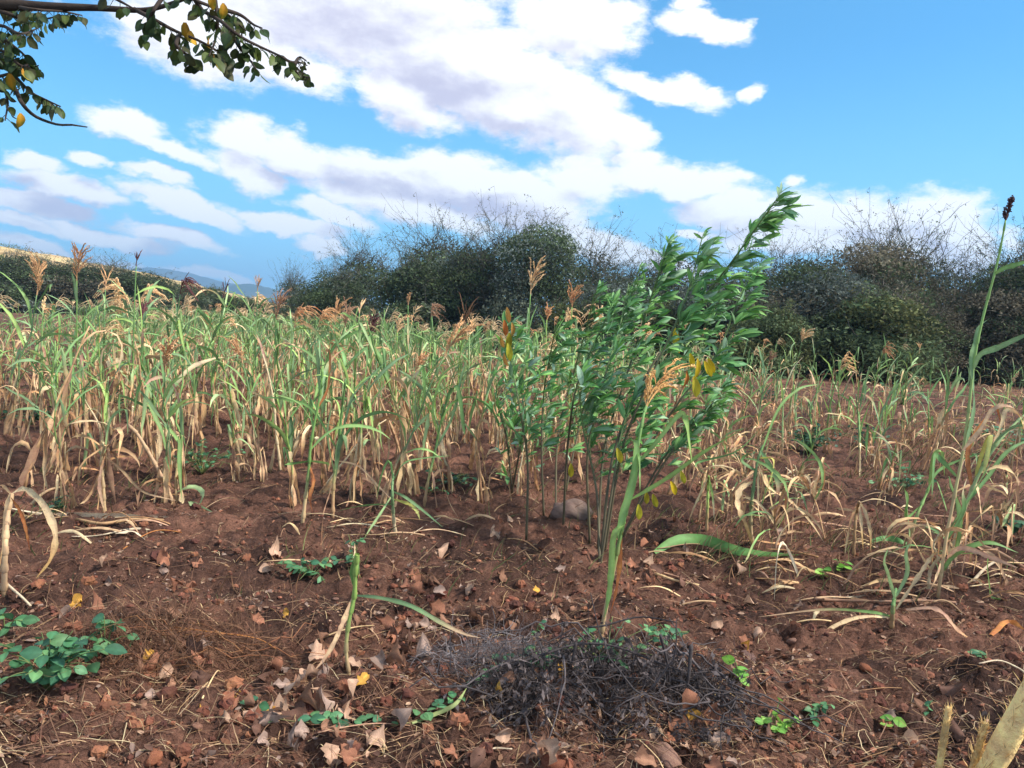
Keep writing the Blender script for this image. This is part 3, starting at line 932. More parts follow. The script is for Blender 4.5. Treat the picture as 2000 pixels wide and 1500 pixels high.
def sorghum(seed, kind, h, lod=0, pk=None, lean=None, stem_pts=None, ngreen=None, ndry=None):
    """Parts of one plant: list of (name, mesh builder, material). kind: green, mixed, dry."""
    r = np.random.RandomState(seed)
    parts = []
    K = 5 if lod else 9
    if stem_pts is None:
        ln = r.randn(2) * 0.09 + np.array([0.09, 0]) if lean is None else np.asarray(lean, float)
        u = np.linspace(0, 1, 8)
        S = np.stack([ln[0] * h * u ** 1.6 + 0.012 * r.randn(8), ln[1] * h * u ** 1.6 + 0.012 * r.randn(8), h * u], 1)
        S[0] = (0, 0, -0.03)
    else:
        S = np.asarray(stem_pts, float)
    S = smoothpts(S, 12)
    L_ = np.linalg.norm(S[-1] - S[0])
    g = {'green': 0.28, 'mixed': 0.5, 'dry': 1.3, 'collapsed': 1.3}[kind]
    uu = np.linspace(0, 1, 12)[:, None]
    a = sstep(g - 0.15, g + 0.2, uu)
    sc = pick(r, STRAWS) * (0.6 + .25 * r.rand()) * (1 - a) + pick(r, GREENS) * 0.9 * a
    rad = np.linspace(0.0085, 0.0036, 12) * (0.8 + 0.35 * r.rand())
    st = tube(S, rad, 4 if lod else 6, sc)
    if not lod:                                                   # leaf sheaths: thicker joints
        for f in np.arange(0.12, 0.95, 0.13):
            k = int(f * 11)
            p = S[k] + (S[k + 1] - S[k]) * (f * 11 - k)
            d = norm(S[k + 1] - S[k])
            st.addmb(tube([p - d * 0.008, p, p + d * 0.03], [rad[k] * 1.1, rad[k] * 1.45, rad[k] * 1.15], 6, sc[k] * 0.92, cap=False))
    parts.append(('stem', st, M_STEM))
    if pk:
        parts.append(('seed_head', panicle(r, S[-1], S[-1] - S[-3], (0.15 + 0.10 * r.rand()) * (1 if lod == 0 else 1.15), pk, lod), M_DRY))

    def onstem(f):
        k = min(int(f * 11), 10)
        return S[k] + (S[k + 1] - S[k]) * (f * 11 - k)
    ng = {'collapsed': 0, 'green': 8, 'mixed': 5, 'dry': 1}[kind] if ngreen is None else ngreen
    nd = {'collapsed': 0, 'green': 6, 'mixed': 8, 'dry': 9}[kind] if ndry is None else ndry
    if lod:
        ng, nd = int(ng * .8), int(nd * .7)
    az = r.rand() * 6.28
    if kind == 'collapsed':                                       # bent over, leaves trailing on the soil
        for k in range(9 if lod else 15):
            f = 0.15 + 0.8 * r.rand()
            az += 2.4 + 0.6 * r.randn()
            gr = r.rand() < 0.16
            parts.append(('leaf', blade(r, onstem(f), az, math.radians(50 + 30 * r.randn()), 0.30 + 0.40 * r.rand(), 0.005 + 0.009 * r.rand(), 1.4 + 1.2 * r.rand(),
                                        0.25 + 0.4 * r.rand() if r.rand() < 0.3 else None, gr, K, 0.3), M_LEAF if gr else M_DRY))
        for nm, mb, mt in parts[1:]:
            for vv in mb.v:
                vv[:, 2] = np.maximum(vv[:, 2], 0.012 + 0.02 * r.rand(len(vv)))
        return parts
    for k in range(ng):
        f = 0.30 + 0.62 * (k + 0.4 * r.rand()) / max(ng, 1) if kind == 'green' else 0.5 + 0.42 * (k + 0.4 * r.rand()) / max(ng, 1)
        az += math.pi + 0.5 * r.randn()
        q = r.rand()
        parts.append(('leaf', blade(r, onstem(f), az, math.radians(71 + 13 * r.randn()), (0.32 + 0.28 * r.rand()) * min(1, 0.65 + 0.4 * h), 0.0075 + 0.0085 * r.rand(),
                                    0.3 + 1.7 * r.rand(), 0.3 + 0.4 * r.rand() if q < 0.36 else None, True, K), M_LEAF))
    for k in range(nd):
        f = 0.08 + {'green': 0.46, 'mixed': 0.62}.get(kind, 0.85) * (k + 0.5 * r.rand()) / nd
        az += math.pi + 0.6 * r.randn()
        q = r.rand()
        parts.append(('leaf', blade(r, onstem(f), az, math.radians(40 + 40 * r.rand()), (0.22 + 0.30 * r.rand()) * min(1, 0.6 + 0.4 * h), 0.008 + 0.013 * r.rand(),
                                    3.4 + 1.4 * r.rand(), 0.05 + 0.16 * r.rand() if q < 0.75 else None, False, K, 0.35), M_DRY))
    return parts


GREENP = [('green', 1.05, 'droop'), ('green', 1.0, None), ('green', 0.95, None), ('green', 1.1, None), ('green', 0.85, None), ('green', 1.0, None),
          ('mixed', 0.95, None), ('mixed', 0.9, None), ('mixed', 1.0, None), ('mixed', 1.02, 'droop'), ('mixed', 0.8, None), ('mixed', 0.85, None),
          ('dry', 0.75, None), ('dry', 0.9, None), ('dry', 0.6, None), ('dry', 0.8, None), ('green', 0.8, None), ('mixed', 0.7, None),
          ('dry', 0.45, None), ('green', 0.7, None), ('green', 1.15, None), ('green', 1.1, 'spray'), ('mixed', 1.1, None), ('green', 1.0, None),
          ('collapsed', 0.30, None), ('collapsed', 0.22, None), ('collapsed', 0.4, None), ('collapsed', 0.34, None)]
PROTO, LOW = [], []
for i, (k, h, pk) in enumerate(GREENP):
    pr = sorghum(100 + i, k, h, 0, pk)
    PROTO.append([(nm, mb.mesh(nm, mt), mt) for nm, mb, mt in pr])
    lo = MB()
    lo_dry = MB()
    for nm, mb, mt in sorghum(300 + i, k, h, 1, pk if i % 3 == 0 else None):
        (lo_dry if mt is M_DRY else lo).addmb(mb)
    LOW.append((lo, lo_dry))

LAND = [(40, 'left of the tall pale seed head'), (150, 'by the tall pale seed head'), (265, 'below the thin upright seed head'), (370, 'below the drooping dark seed head'),
        (455, 'in front of the white house'), (560, 'before the small open bush'), (640, 'before the low rounded bush'), (740, 'before the dense green dome bush'),
        (840, 'below the dark grey-green bush'), (930, 'before the tallest bush'), (1050, 'behind the pigeon pea stems'), (1200, 'behind the pigeon pea leaves'),
        (1340, 'right behind the yellow pigeon pea leaves'), (1450, 'right of the pigeon pea clump'), (1560, 'above the dark green shrub'), (1680, 'before the big brown bush'),
        (1800, 'between the shrub and the tall stalk'), (1920, 'beside the tall green stalk')]
DEEP = [(5.6, 'at the bare front edge of the field'), (6.8, 'in the first rows'), (8.2, 'in the middle rows'), (9.8, 'in the rear rows'), (99, 'at the back of the field')]
WHAT = {'green': 'green sorghum', 'mixed': 'half dried sorghum', 'dry': 'dry tan sorghum', 'collapsed': 'collapsed straw-coloured sorghum'}


def fieldlabel(i, p):
    k, h, pk = GREENP[i]
    x, _ = project(p)
    lm = min(LAND, key=lambda a: abs(a[0] - x))[1]
    dp = [d for lim, d in DEEP if p[1] < lim][0]
    t = {'droop': 'drooping-headed ', 'spray': 'open-headed ', 'spike': 'narrow-headed ', None: ''}[pk] + WHAT[k] + (' stub' if h <= 0.8 and pk is None else '')
    return ' '.join((t + ', ' + dp + ' ' + lm).split()[:16])


# positions: rows running across the view, dense left of the pigeon pea, sparse on the right
pos = []
r = np.random.RandomState(77)
y = 4.7
while y < 46:
    half = y * 0.80 + 0.6
    step = 0.30 if y < 12 else 0.42
    x = -half
    while x < half:
        xx, yy_ = x + 0.10 * r.randn(), y + 0.15 * r.randn()
        x += step
        p = np.array([xx, yy_, H1(xx, yy_)])
        px, py = project(p)
        if px < -160 or px > 2150:
            continue
        front = np.interp(px, [0, 200, 420, 560, 700, 820, 960, 1200, 1400, 1500, 1800, 2000], [985, 1010, 985, 990, 1010, 985, 1000, 960, 1010, 1010, 1000, 1000])
        back = np.interp(px, [0, 120, 300, 560, 700, 1000, 1400, 2000], [650, 640, 632, 655, 676, 705, 740, 765])
        if py > front or py < back:
            continue
        if yy_ > 42:
            continue
        d = np.interp(px, [0, 60, 160, 900, 1000, 1380, 1440, 2000], [0.55, 0.66, 0.86, 0.86, 0.7, 0.5, 0.16, 0.14])
        if py < 720 and px < 170:
            d *= 0.25
        if px > 1400:
            d *= 0.8 if py < 800 else (2.0 if px < 1570 else 1.1)
        if r.rand() > d:
            continue
        dry = (px > 1400) * 0.21 + 0.12 * (py > 880)
        pos.append((p, px, dry))
    y += 0.55
pos.sort(key=lambda a: a[0][1])
NEAR = pos[:262]
FARP = pos[262:]
coli = [i for i, g in enumerate(GREENP) if g[0] == 'collapsed']
dryi = [i for i, g in enumerate(GREENP) if g[0] == 'dry']
gri = [i for i, g in enumerate(GREENP) if g[0] == 'green']
mxi = [i for i, g in enumerate(GREENP) if g[0] == 'mixed']


def kindof(dry):
    q = r.rand()
    if dry > .2 and q < .26:
        return pick(r, coli)
    return pick(r, coli if q > .91 else dryi if q < 0.15 + dry * .6 else mxi if q < 0.60 + dry * 0.6 else gri)


for p, px, dry in NEAR:
    i = kindof(dry)
    s = (0.74 + 0.62 * r.rand() ** 1.3) * np.interp(px, [0, 1300, 1450, 2000], [1, 1.0, 0.9, 0.9])
    o = ob('sorghum_plant', None, None, fieldlabel(i, p), 'sorghum', 'sorghum plants standing in the field', loc=p)
    o.rotation_euler = (0.10 * r.randn(), 0.06 + 0.16 * r.randn(), 0.7 * r.randn() + (math.pi if r.rand() < .3 else 0))
    o.scale = (s, s, s)
    for nm, me, mt in PROTO[i]:
        ob(nm, me, o)
for px, py in [(1430, 905), (1480, 880), (1560, 985), (1450, 985), (1700, 925), (1680, 850), (1600, 1020), (1400, 950), (1500, 830), (1900, 930), (1360, 985), (1560, 800), (1420, 1035), (1800, 1165), (1862, 1130), (1930, 1060), (1525, 1075)]:
    g = ground(px + 12 * r.randn(), py + 8 * r.randn())
    i = pick(r, coli)
    o = ob('sorghum_plant', None, None, fieldlabel(i, g), 'sorghum', 'sorghum plants standing in the field', loc=g)
    o.rotation_euler = (0, 0, 6.28 * r.rand())
    for nm, me, mt in PROTO[i]:
        ob(nm, me, o)
fa, fd = MB(), MB()
for p, px, dry in FARP:
    i = kindof(dry)
    a = 0.7 * r.randn() + (math.pi if r.rand() < .3 else 0)
    s = 0.86 + 0.34 * r.rand()
    Mx = np.array(Matrix.Translation(p) @ Matrix.Rotation(0.05 + 0.06 * r.randn(), 4, 'Y') @ Matrix.Rotation(a, 4, 'Z') @ Matrix.Scale(s, 4))
    cm = 0.85 + 0.3 * r.rand()
    fa.addmb(LOW[i][0], Mx, cm)
    fd.addmb(LOW[i][1], Mx, cm)
fo = ob('sorghum_rows', fa.mesh('sorghum_rows', M_LEAF), label='mass of sorghum in the rows too far back to tell apart', kind='stuff')
ob('dry_leaf', fd.mesh('dry_leaf', M_DRY), fo, kind='stuff')


# ---- plants that stand out singly
def heropts(pts, d, root, dz=None):
    """Photo points on the plane d metres off, relative to root; dz adds depth along the list."""
    out = []
    for k, (a, b) in enumerate(pts):
        dd = d + (0 if dz is None else np.interp(k / max(1, len(pts) - 1), np.linspace(0, 1, len(dz)), dz))
        out.append(at(a, b, dd) - root)
    return np.array(out)


def hero(label, base, stem, leaves=(), head=None, kind='green', seed=1, ngreen=0, ndry=0, rad=(0.0125, 0.005), headlen=0.24, dist=None, col=None, headcol=None, group='sorghum plants standing out singly'):
    """leaves: (points, half width in m, 'green'|'straw'|'turning', depth list)."""
    r = np.random.RandomState(seed)
    g = ground(*base) if dist is None else None
    if g is None:
        g = at(base[0], base[1], dist)
        g[2] = H1(g[0], g[1])
    d = g[1]
    o = ob('sorghum_plant', None, None, label, 'sorghum', group, loc=g)
    S = smoothpts(np.vstack([[0, 0, -0.02], heropts(stem, d, g, (0, 0.05 * r.randn(), 0.12 * r.randn()))]), 16)
    u = np.linspace(0, 1, 16)[:, None]
    a = sstep(0.1, 0.45, u) if kind != 'dry' else 0 * u
    c = pick(r, STRAWS) * 0.8 * (1 - a) + pick(r, GREENS) * a if col is None else np.asarray(col) * (0.9 + 0.2 * r.rand(16, 1))
    stm = tube(S, np.linspace(rad[0], rad[1], 16), 7, c)
    for f in np.arange(0.1, 0.95, 0.14):
        k = int(f * 15)
        dd = norm(S[k + 1] - S[k])
        stm.addmb(tube([S[k] - dd * .01, S[k], S[k] + dd * .03], np.array([1.1, 1.45, 1.15]) * np.interp(k, [0, 15], rad), 7, c[k] * 0.9, cap=False))
    ob('stem', stm.mesh('stem', M_STEM), o)
    for pts, w, lc, dz in leaves:
        K = 20
        P = smoothpts(heropts(pts, d, g, dz), K)
        T = norm(P[-1] - P[0])
        side = norm(np.cross(T, [0, 1, 0])) * (0.75 + 0.2 * r.rand()) + np.array([0, 1, 0]) * 0.6 * r.randn()
        gcol = pick(r, GREENS)
        cc = {'green': leafcol(r, K, gcol, gcol * 1.1, 2), 'turning': leafcol(r, K, gcol, pick(r, STRAWS), 0.45), 'straw': leafcol(r, K, pick(r, STRAWS), pick(r, STRAWS), .5),
              'rust': leafcol(r, K, rgb(190, 120, 70), rgb(170, 100, 60), .5), 'yellow': leafcol(r, K, rgb(190, 180, 90), YELLOW, .3), 'pale': leafcol(r, K, rgb(218, 186, 142), rgb(198, 154, 96), .5)}[lc]
        ww = wprof(K, w * .72) * (1 + (.07 if lc in ('green', 'turning') else .2) * r.randn(K))
        ob('leaf', ribbon(P, ww, side, cc, np.clip(cc * 1.2 + .03, 0, 1), 0.25, np.cumsum(r.randn(K)) * 0.12).mesh('leaf', M_LEAF if lc in ('green', 'turning', 'yellow') else M_DRY), o)
    if head:
        ob('seed_head', panicle(r, S[-1], S[-1] - S[-3], headlen, head, 0, headcol).mesh('seed_head', M_DRY), o)
    if ngreen or ndry:
        for nm, mb, mt in sorghum(seed + 900, kind, 1.0, 0, None, stem_pts=S, ngreen=ngreen, ndry=ndry)[1:]:
            ob(nm, mb.mesh(nm, mt), o)
    return o

# seed heads that rise above the field: base pixel, stem top pixel, head kind, head length in m
for k, (bx, by, tx, ty, hd, hl, kd, lab) in enumerate([
        (150, 860, 150, 548, 'spray', 0.30, 'mixed', 'tall sorghum with bushy pale seed head and hanging dry leaf, before the far hedge'),
        (258, 850, 266, 520, 'bare', 0.12, 'green', 'tall thin sorghum with small dark upright seed head against the sky'),
        (330, 840, 352, 575, 'droop', 0.26, 'green', 'sorghum with large drooping dark seed head before the blue mountain'),
        (420, 830, 436, 582, 'bare', 0.18, 'green', 'sorghum with comb-like dark seed head left of the white house'),
        (200, 840, 206, 566, 'bare', 0.20, 'green', 'sorghum with a green open fan of bare rays before the hedge'),
        (80, 800, 84, 606, 'spike', 0.16, 'mixed', 'sorghum with short plump pinkish seed head before the far hedge at left'),
        (112, 850, 112, 668, 'spike', 0.20, 'mixed', 'sorghum with plump rusty seed head low down at the left'),
        (275, 860, 278, 625, 'spray', 0.20, 'mixed', 'sorghum with leaning rust seed head below the thin dark one'),
        (498, 830, 503, 568, 'bare', 0.15, 'green', 'sorghum with sparse bare seed head right of the white house'),
        (535, 850, 540, 625, 'spray', 0.26, 'mixed', 'sorghum with long rusty seed head before the small open bush'),
        (560, 850, 575, 640, 'droop', 0.30, 'green', 'sorghum with large one-sided golden brown seed head before the small open bush'),
        (600, 850, 622, 640, 'droop', 0.26, 'green', 'sorghum with arching seed head hanging over to the right, before the low rounded bush'),
        (635, 880, 640, 700, 'droop', 0.24, 'mixed', 'sorghum with rusty feathery seed head in the middle of the crowd'),
        (668, 860, 674, 640, 'spray', 0.26, 'green', 'sorghum with upright fanned golden seed head before the low rounded bush'),
        (722, 860, 724, 660, 'spray', 0.22, 'mixed', 'sorghum with dark brown tufted seed head before the dense dome bush'),
        (772, 840, 776, 650, 'spray', 0.18, 'mixed', 'sorghum with small ragged seed head before the dense dome bush'),
        (838, 850, 842, 620, 'droop', 0.20, 'green', 'sorghum with drooping pale seed head before the dark grey-green bush'),
        (795, 850, 797, 596, 'spike', 0.15, 'green', 'sorghum with slim green seed head standing upright before the dome bush'),
        (890, 860, 905, 640, 'bare', 0.34, 'green', 'sorghum with very long two-pronged seed head before the tallest bush'),
        (915, 860, 917, 655, 'spray', 0.20, 'mixed', 'sorghum with short orange seed head before the tallest bush'),
        (1025, 880, 1036, 575, 'spray', 0.32, 'green', 'sorghum with large pale spreading seed head before the tallest bush'),
        (1062, 870, 1068, 625, 'spray', 0.15, 'mixed', 'sorghum with small star-like orange seed head left of the pigeon pea'),
        (1110, 880, 1117, 600, 'spray', 0.24, 'green', 'sorghum with narrow pink-brown seed head among the pigeon pea tops'),
        (690, 870, 702, 612, 'bare', 0.16, 'green', 'leafy green stalk standing out before the low rounded bush'),
        (1540, 860, 1566, 668, 'spray', 0.22, 'green', 'sorghum with rusty fan seed head before the olive bush, right of the pigeon pea'),
        (1612, 885, 1640, 722, 'droop', 0.22, 'green', 'sorghum with arching leaves and bent orange seed head before the brown bush'),
        (1700, 830, 1724, 690, 'droop', 0.20, 'green', 'sorghum with curled-over tan seed head before the brown bush'),
        (1955, 850, 1978, 748, 'spike', 0.18, 'mixed', 'sorghum with slim tan seed head by the right edge'),
        (1480, 860, 1500, 715, 'spray', 0.16, 'green', 'green stalk with small tan seed head just right of the yellow pigeon pea leaves'),
        (1680, 930, 1672, 770, None, 0.2, 'green', 'green stalk with drooping blades right of the round shrubby weed'),
        (1590, 850, 1600, 735, None, 0.2, 'green', 'slender green stalk with hanging blades behind the round shrubby weed'),
        (1760, 870, 1772, 735, None, 0.2, 'mixed', 'half dried stalk with hanging blades before the low brown bush'),
        (1528, 900, 1530, 760, None, 0.2, 'mixed', 'half dried stalk with pale hanging blades left of the round shrubby weed'),
        (1815, 880, 1812, 760, None, 0.2, 'green', 'green stalk with hanging leaves left of the tall stalk'),
        ]):
    hero(lab, (bx, by), [(bx + (tx - bx) * .15, by + (ty - by) * .35), (bx + (tx - bx) * .5, by + (ty - by) * .7), (tx, ty)], [], hd, kd, 40 + k, 5 if kd == 'green' else 3, 4, headlen=hl, headcol=rgb(128, 84, 84) if 'dark' in lab.split('before')[0].split('left of')[0] and 'stem' not in lab else None, rad=(0.011, 0.0045))

# the big single plants, leaf by leaf
hero('tall thick green stalk with a dark seed head reaching the sky at the right edge', (1832, 1165),
     [(1850, 1040), (1885, 860), (1903, 700), (1925, 600), (1945, 525), (1957, 470), (1964, 430)],
     [([(1943, 535), (1960, 525), (1985, 517), (2030, 505)], .018, 'green', (0, -.1)), ([(1902, 720), (1915, 692), (1950, 678), (1990, 660), (2040, 640)], .020, 'green', (0, -.2)),
      ([(1898, 740), (1897, 700), (1905, 672), (1912, 640), (1935, 620)], .017, 'green', (0, .1)), ([(1885, 870), (1900, 800), (1899, 740), (1904, 690)], .028, 'green', (0, .05)),
      ([(1880, 880), (1915, 840), (1940, 800), (1975, 795), (2010, 830)], .020, 'straw', (0, -.15)), ([(1868, 930), (1840, 900), (1825, 890), (1822, 930), (1820, 970)], .018, 'green', (0, -.1)),
      ([(1850, 1040), (1900, 960), (1950, 880), (2010, 800)], .018, 'green', (0, .1)), ([(1845, 1060), (1880, 1000), (1880, 960), (1890, 930)], .018, 'turning', (0, .0)),
      ([(1842, 1080), (1830, 1120), (1812, 1160), (1790, 1190)], .016, 'straw', (0, -.2)), ([(1850, 1090), (1880, 1070), (1940, 1090), (1990, 1110)], .02, 'straw', (0, -.25)),
      ([(1838, 1120), (1870, 1080), (1930, 1060), (1990, 1080)], .018, 'green', (0, -.1))],
     'spike', 'green', 5, rad=(.0092, .004), headlen=.11, headcol=rgb(92, 66, 66))
hero('leaning bundle of green leaves and stalks beside the tall thick stalk', (1850, 1110),
     [(1875, 1020), (1910, 930), (1945, 870), (1990, 820), (2040, 780)],
     [([(1905, 930), (1920, 880), (1935, 850), (1925, 905), (1920, 930)], .02, 'yellow', (0, -.15)), ([(1935, 880), (1955, 830), (1965, 800), (1990, 810), (2005, 850)], .018, 'pale', (0, -.1)),
      ([(1920, 905), (1945, 860), (1990, 830), (2040, 850)], .018, 'green', (0, -.1)), ([(1890, 980), (1930, 930), (1970, 880), (2030, 850)], .017, 'green', (0, .15)),
      ([(1900, 960), (1890, 880), (1925, 820), (1945, 795), (1955, 830)], .018, 'rust', (0, .1)), ([(1905, 940), (1912, 970), (1915, 1000), (1922, 1040)], .014, 'straw', (0, -.1))],
     None, 'green', 6, rad=(.013, .005), ndry=2)
hero('young green shoot with upright leaves left of the tall thick stalk', (1772, 1075),
     [(1790, 1010), (1815, 950), (1825, 895)],
     [([(1812, 955), (1832, 920), (1870, 900), (1930, 880)], .014, 'green', (0, .1)), ([(1815, 945), (1825, 890), (1840, 885), (1845, 930)], .018, 'green', (0, -.05)),
      ([(1800, 985), (1770, 1010), (1772, 970), (1766, 955)], .016, 'green', (0, -.1)), ([(1830, 940), (1840, 970), (1850, 1000)], .012, 'green', (0, -.1)),
      ([(1778, 1070), (1772, 1000), (1766, 950)], .02, 'green', (0, -.1))], None, 'green', 7, rad=(.010, .005))
hero('single pale green stalk with a kinked leaf, foremost in the middle', (1170, 1255),
     [(1185, 1180), (1205, 1080), (1225, 985), (1243, 890), (1255, 820), (1262, 795)],
     [([(1232, 975), (1300, 935), (1370, 885), (1460, 832)], .014, 'green', (0, -.15)), ([(1250, 900), (1290, 855), (1325, 812), (1338, 815), (1345, 860), (1352, 905)], .017, 'green', (0, -.1)),
      ([(1210, 1060), (1215, 1010), (1235, 940), (1243, 870), (1232, 858)], .023, 'green', (0, -.03)), ([(1222, 1020), (1200, 1045), (1195, 1110), (1190, 1160), (1180, 1210)], .020, 'green', (0, -.06)),
      ([(1216, 1030), (1212, 1090), (1205, 1150), (1192, 1200)], .017, 'rust', (0, .03)), ([(1245, 880), (1248, 900), (1250, 960)], .014, 'green', (0, -.05))],
     'spray', 'green', 8, rad=(.010, .005), headlen=.25, headcol=rgb(222, 176, 116))
hero('broken green stub on bare soil with one long leaf drooping to the right', (684, 1316),
     [(676, 1270), (682, 1210), (692, 1165), (694, 1120), (697, 1085)],
     [([(696, 1163), (740, 1167), (800, 1182), (860, 1215), (905, 1237), (940, 1246)], .011, 'turning', (0, -.1, -.15)), ([(688, 1168), (670, 1215), (655, 1250), (635, 1285), (612, 1312)], .012, 'straw', (0, -.06)),
      ([(694, 1150), (690, 1115), (700, 1090), (702, 1130)], .02, 'green', (0, -.02)), ([(690, 1110), (692, 1085), (693, 1060)], .008, 'straw', (0, 0))],
     None, 'green', 9, rad=(.0062, .0085))
hero('pale dry plant at the left edge with an arched straw leaf', (8, 1170),
     [(10, 1080), (15, 1010), (22, 968)],
     [([(22, 965), (50, 955), (85, 985), (108, 1040), (100, 1090), (70, 1130)], .021, 'pale', (0, -.1, -.15)), ([(20, 965), (0, 950), (-10, 1000), (0, 1110)], .02, 'pale', (0, -.05)),
      ([(22, 972), (40, 1000), (52, 1040), (58, 1075)], .010, 'rust', (0, .1)), ([(20, 965), (10, 1010), (5, 1075), (-4, 1130)], .022, 'pale', (0, -.1))],
     None, 'dry', 10, rad=(.013, .009), col=rgb(196, 160, 122))
hero('dark green forked plant with crossing stiff leaves in the first row', (650, 1010),
     [(652, 940), (660, 880), (668, 800), (675, 740)],
     [([(655, 930), (640, 850), (648, 790), (632, 775), (620, 720)], .014, 'green', (0, -.1)), ([(660, 890), (680, 800), (700, 760), (770, 690)], .014, 'green', (0, .1)),
      ([(663, 870), (690, 830), (720, 810), (760, 805), (810, 825)], .016, 'green', (0, -.1)), ([(655, 930), (662, 870), (672, 850), (678, 885)], .024, 'green', (0, -.03)),
      ([(660, 880), (610, 800), (560, 780), (505, 775)], .013, 'green', (0, .1)), ([(654, 935), (636, 985), (625, 1030)], .013, 'straw', (0, -.05)),
      ([(658, 900), (700, 910), (740, 950), (775, 985)], .010, 'straw', (0, -.05))],
     None, 'green', 12, rad=(.011, .006))
hero('small star-shaped green plant with leaves spread out near the bare soil', (773, 1045),
     [(768, 1000), (766, 960), (768, 925)],
     [([(766, 985), (730, 985), (690, 990), (655, 1000)], .012, 'green', (0, -.08)), ([(768, 960), (790, 970), (830, 1000), (865, 1030)], .012, 'green', (0, -.1)),
      ([(764, 970), (745, 1000), (725, 1030), (712, 1050)], .010, 'green', (0, -.12)), ([(768, 940), (790, 905), (830, 895), (880, 890)], .012, 'green', (0, .1)),
      ([(768, 935), (760, 900), (745, 930), (735, 980)], .012, 'green', (0, .08)), ([(770, 975), (800, 985), (815, 1000), (820, 1015)], .014, 'yellow', (0, -.1))],
     None, 'green', 13, rad=(.010, .006))
hero('bright green plant with one broad leaf folded downwards, left of the pigeon pea', (828, 985),
     [(836, 940), (850, 880), (862, 820), (878, 770)],
     [([(868, 800), (880, 765), (895, 760), (905, 830), (908, 850)], .022, 'green', (0, -.06)), ([(860, 830), (880, 790), (920, 775), (960, 800), (975, 840)], .014, 'green', (0, .1)),
      ([(850, 880), (885, 810), (900, 740), (912, 700)], .015, 'green', (0, .1)), ([(852, 880), (862, 930), (880, 985), (902, 1020)], .010, 'straw', (0, -.1)),
      ([(856, 850), (845, 800), (862, 740), (880, 735)], .014, 'green', (0, .05))],
     None, 'green', 14, rad=(.011, .006), ndry=1)
hero('drying plant with a large cupped straw leaf, right of the pigeon pea', (1470, 1065),
     [(1466, 1010), (1472, 950), (1480, 900), (1490, 870)],
     [([(1470, 940), (1446, 955), (1440, 985), (1455, 1020), (1475, 1075)], .028, 'pale', (0, -.08)), ([(1480, 905), (1500, 950), (1540, 975), (1580, 1015), (1610, 1060)], .014, 'straw', (0, -.1)),
      ([(1484, 895), (1510, 900), (1500, 950), (1490, 980)], .022, 'yellow', (0, -.1)), ([(1478, 920), (1450, 900), (1470, 890), (1475, 950)], .02, 'turning', (0, .05)),
      ([(1488, 880), (1520, 800), (1560, 760), (1600, 750)], .013, 'green', (0, .2)), ([(1485, 880), (1510, 920), (1520, 950), (1515, 985)], .022, 'turning', (0, -.05))],
     None, 'mixed', 15, rad=(.012, .006), ndry=3)
hero('drooping pale stub with leaves hanging like a mop, right of the pigeon pea', (1380, 1040),
     [(1382, 990), (1383, 950), (1384, 930)],
     [([(1384, 930), (1370, 960), (1352, 1000), (1342, 1030)], .010, 'straw', (0, -.05)), ([(1384, 930), (1380, 970), (1376, 1020)], .010, 'turning', (0, -.1)),
      ([(1384, 930), (1392, 970), (1395, 1015)], .010, 'turning', (0, -.1)), ([(1385, 930), (1360, 905), (1440, 880), (1500, 820)], .012, 'green', (0, .1))],
     None, 'mixed', 16, rad=(.009, .006))
hero('pale bent stub with straw leaves falling both ways, right part of the bare soil', (1668, 1080),
     [(1670, 1030), (1674, 995), (1678, 980)],
     [([(1678, 980), (1690, 1000), (1700, 1040), (1700, 1080)], .013, 'pale', (0, -.08)), ([(1678, 982), (1710, 975), (1745, 985), (1772, 1005)], .012, 'pale', (0, -.03)),
      ([(1676, 985), (1664, 1010), (1655, 1050), (1650, 1085)], .011, 'straw', (0, -.05)), ([(1678, 982), (1682, 1020), (1686, 1075)], .012, 'pale', (0, -.1))],
     None, 'dry', 17, rad=(.009, .007))
hero('green blades sprouting low in front of the tall thick stalk', (1742, 1220),
     [(1745, 1180), (1750, 1150)],
     [([(1748, 1170), (1735, 1120), (1728, 1095), (1735, 1070)], .014, 'green', (0, -.05)), ([(1750, 1165), (1772, 1120), (1770, 1080), (1778, 1060)], .014, 'green', (0, .05)),
      ([(1745, 1205), (1700, 1195), (1610, 1190), (1480, 1205)], .010, 'turning', (0, -.05)), ([(1745, 1205), (1680, 1205), (1625, 1225), (1608, 1250), (1625, 1280)], .012, 'pale', (0, -.12)),
      ([(1750, 1190), (1790, 1130), (1820, 1085), (1832, 1078)], .013, 'pale', (0, -.05)), ([(1770, 1190), (1830, 1190), (1870, 1230), (1910, 1260)], .014, 'straw', (0, -.12))],
     None, 'green', 18, rad=(.009, .006), group=None)
hero('dry straw-coloured plant with bent leaves, left front of the field', (205, 1000),
     [(202, 950), (198, 900), (205, 870)],
     [([(205, 890), (240, 920), (280, 960), (345, 978)], .012, 'straw', (0, -.1)), ([(205, 890), (190, 940), (170, 975), (155, 985)], .012, 'straw', (0, -.08)),
      ([(200, 900), (195, 950), (205, 1005)], .016, 'straw', (0, -.1)), ([(204, 885), (215, 820), (245, 800), (250, 850)], .015, 'green', (0, .05)),
      ([(202, 890), (200, 830), (198, 790)], .012, 'green', (0, .05))],
     None, 'dry', 19, rad=(.011, .007), ndry=3)
hero('long slanting dry stalk propped across the first row at the left', (340, 985),
     [(325, 950), (300, 900), (270, 850), (252, 832)], [([(340, 975), (335, 990), (335, 1010)], .01, 'straw', (0, -.05))], None, 'dry', 20, rad=(.012, .010))
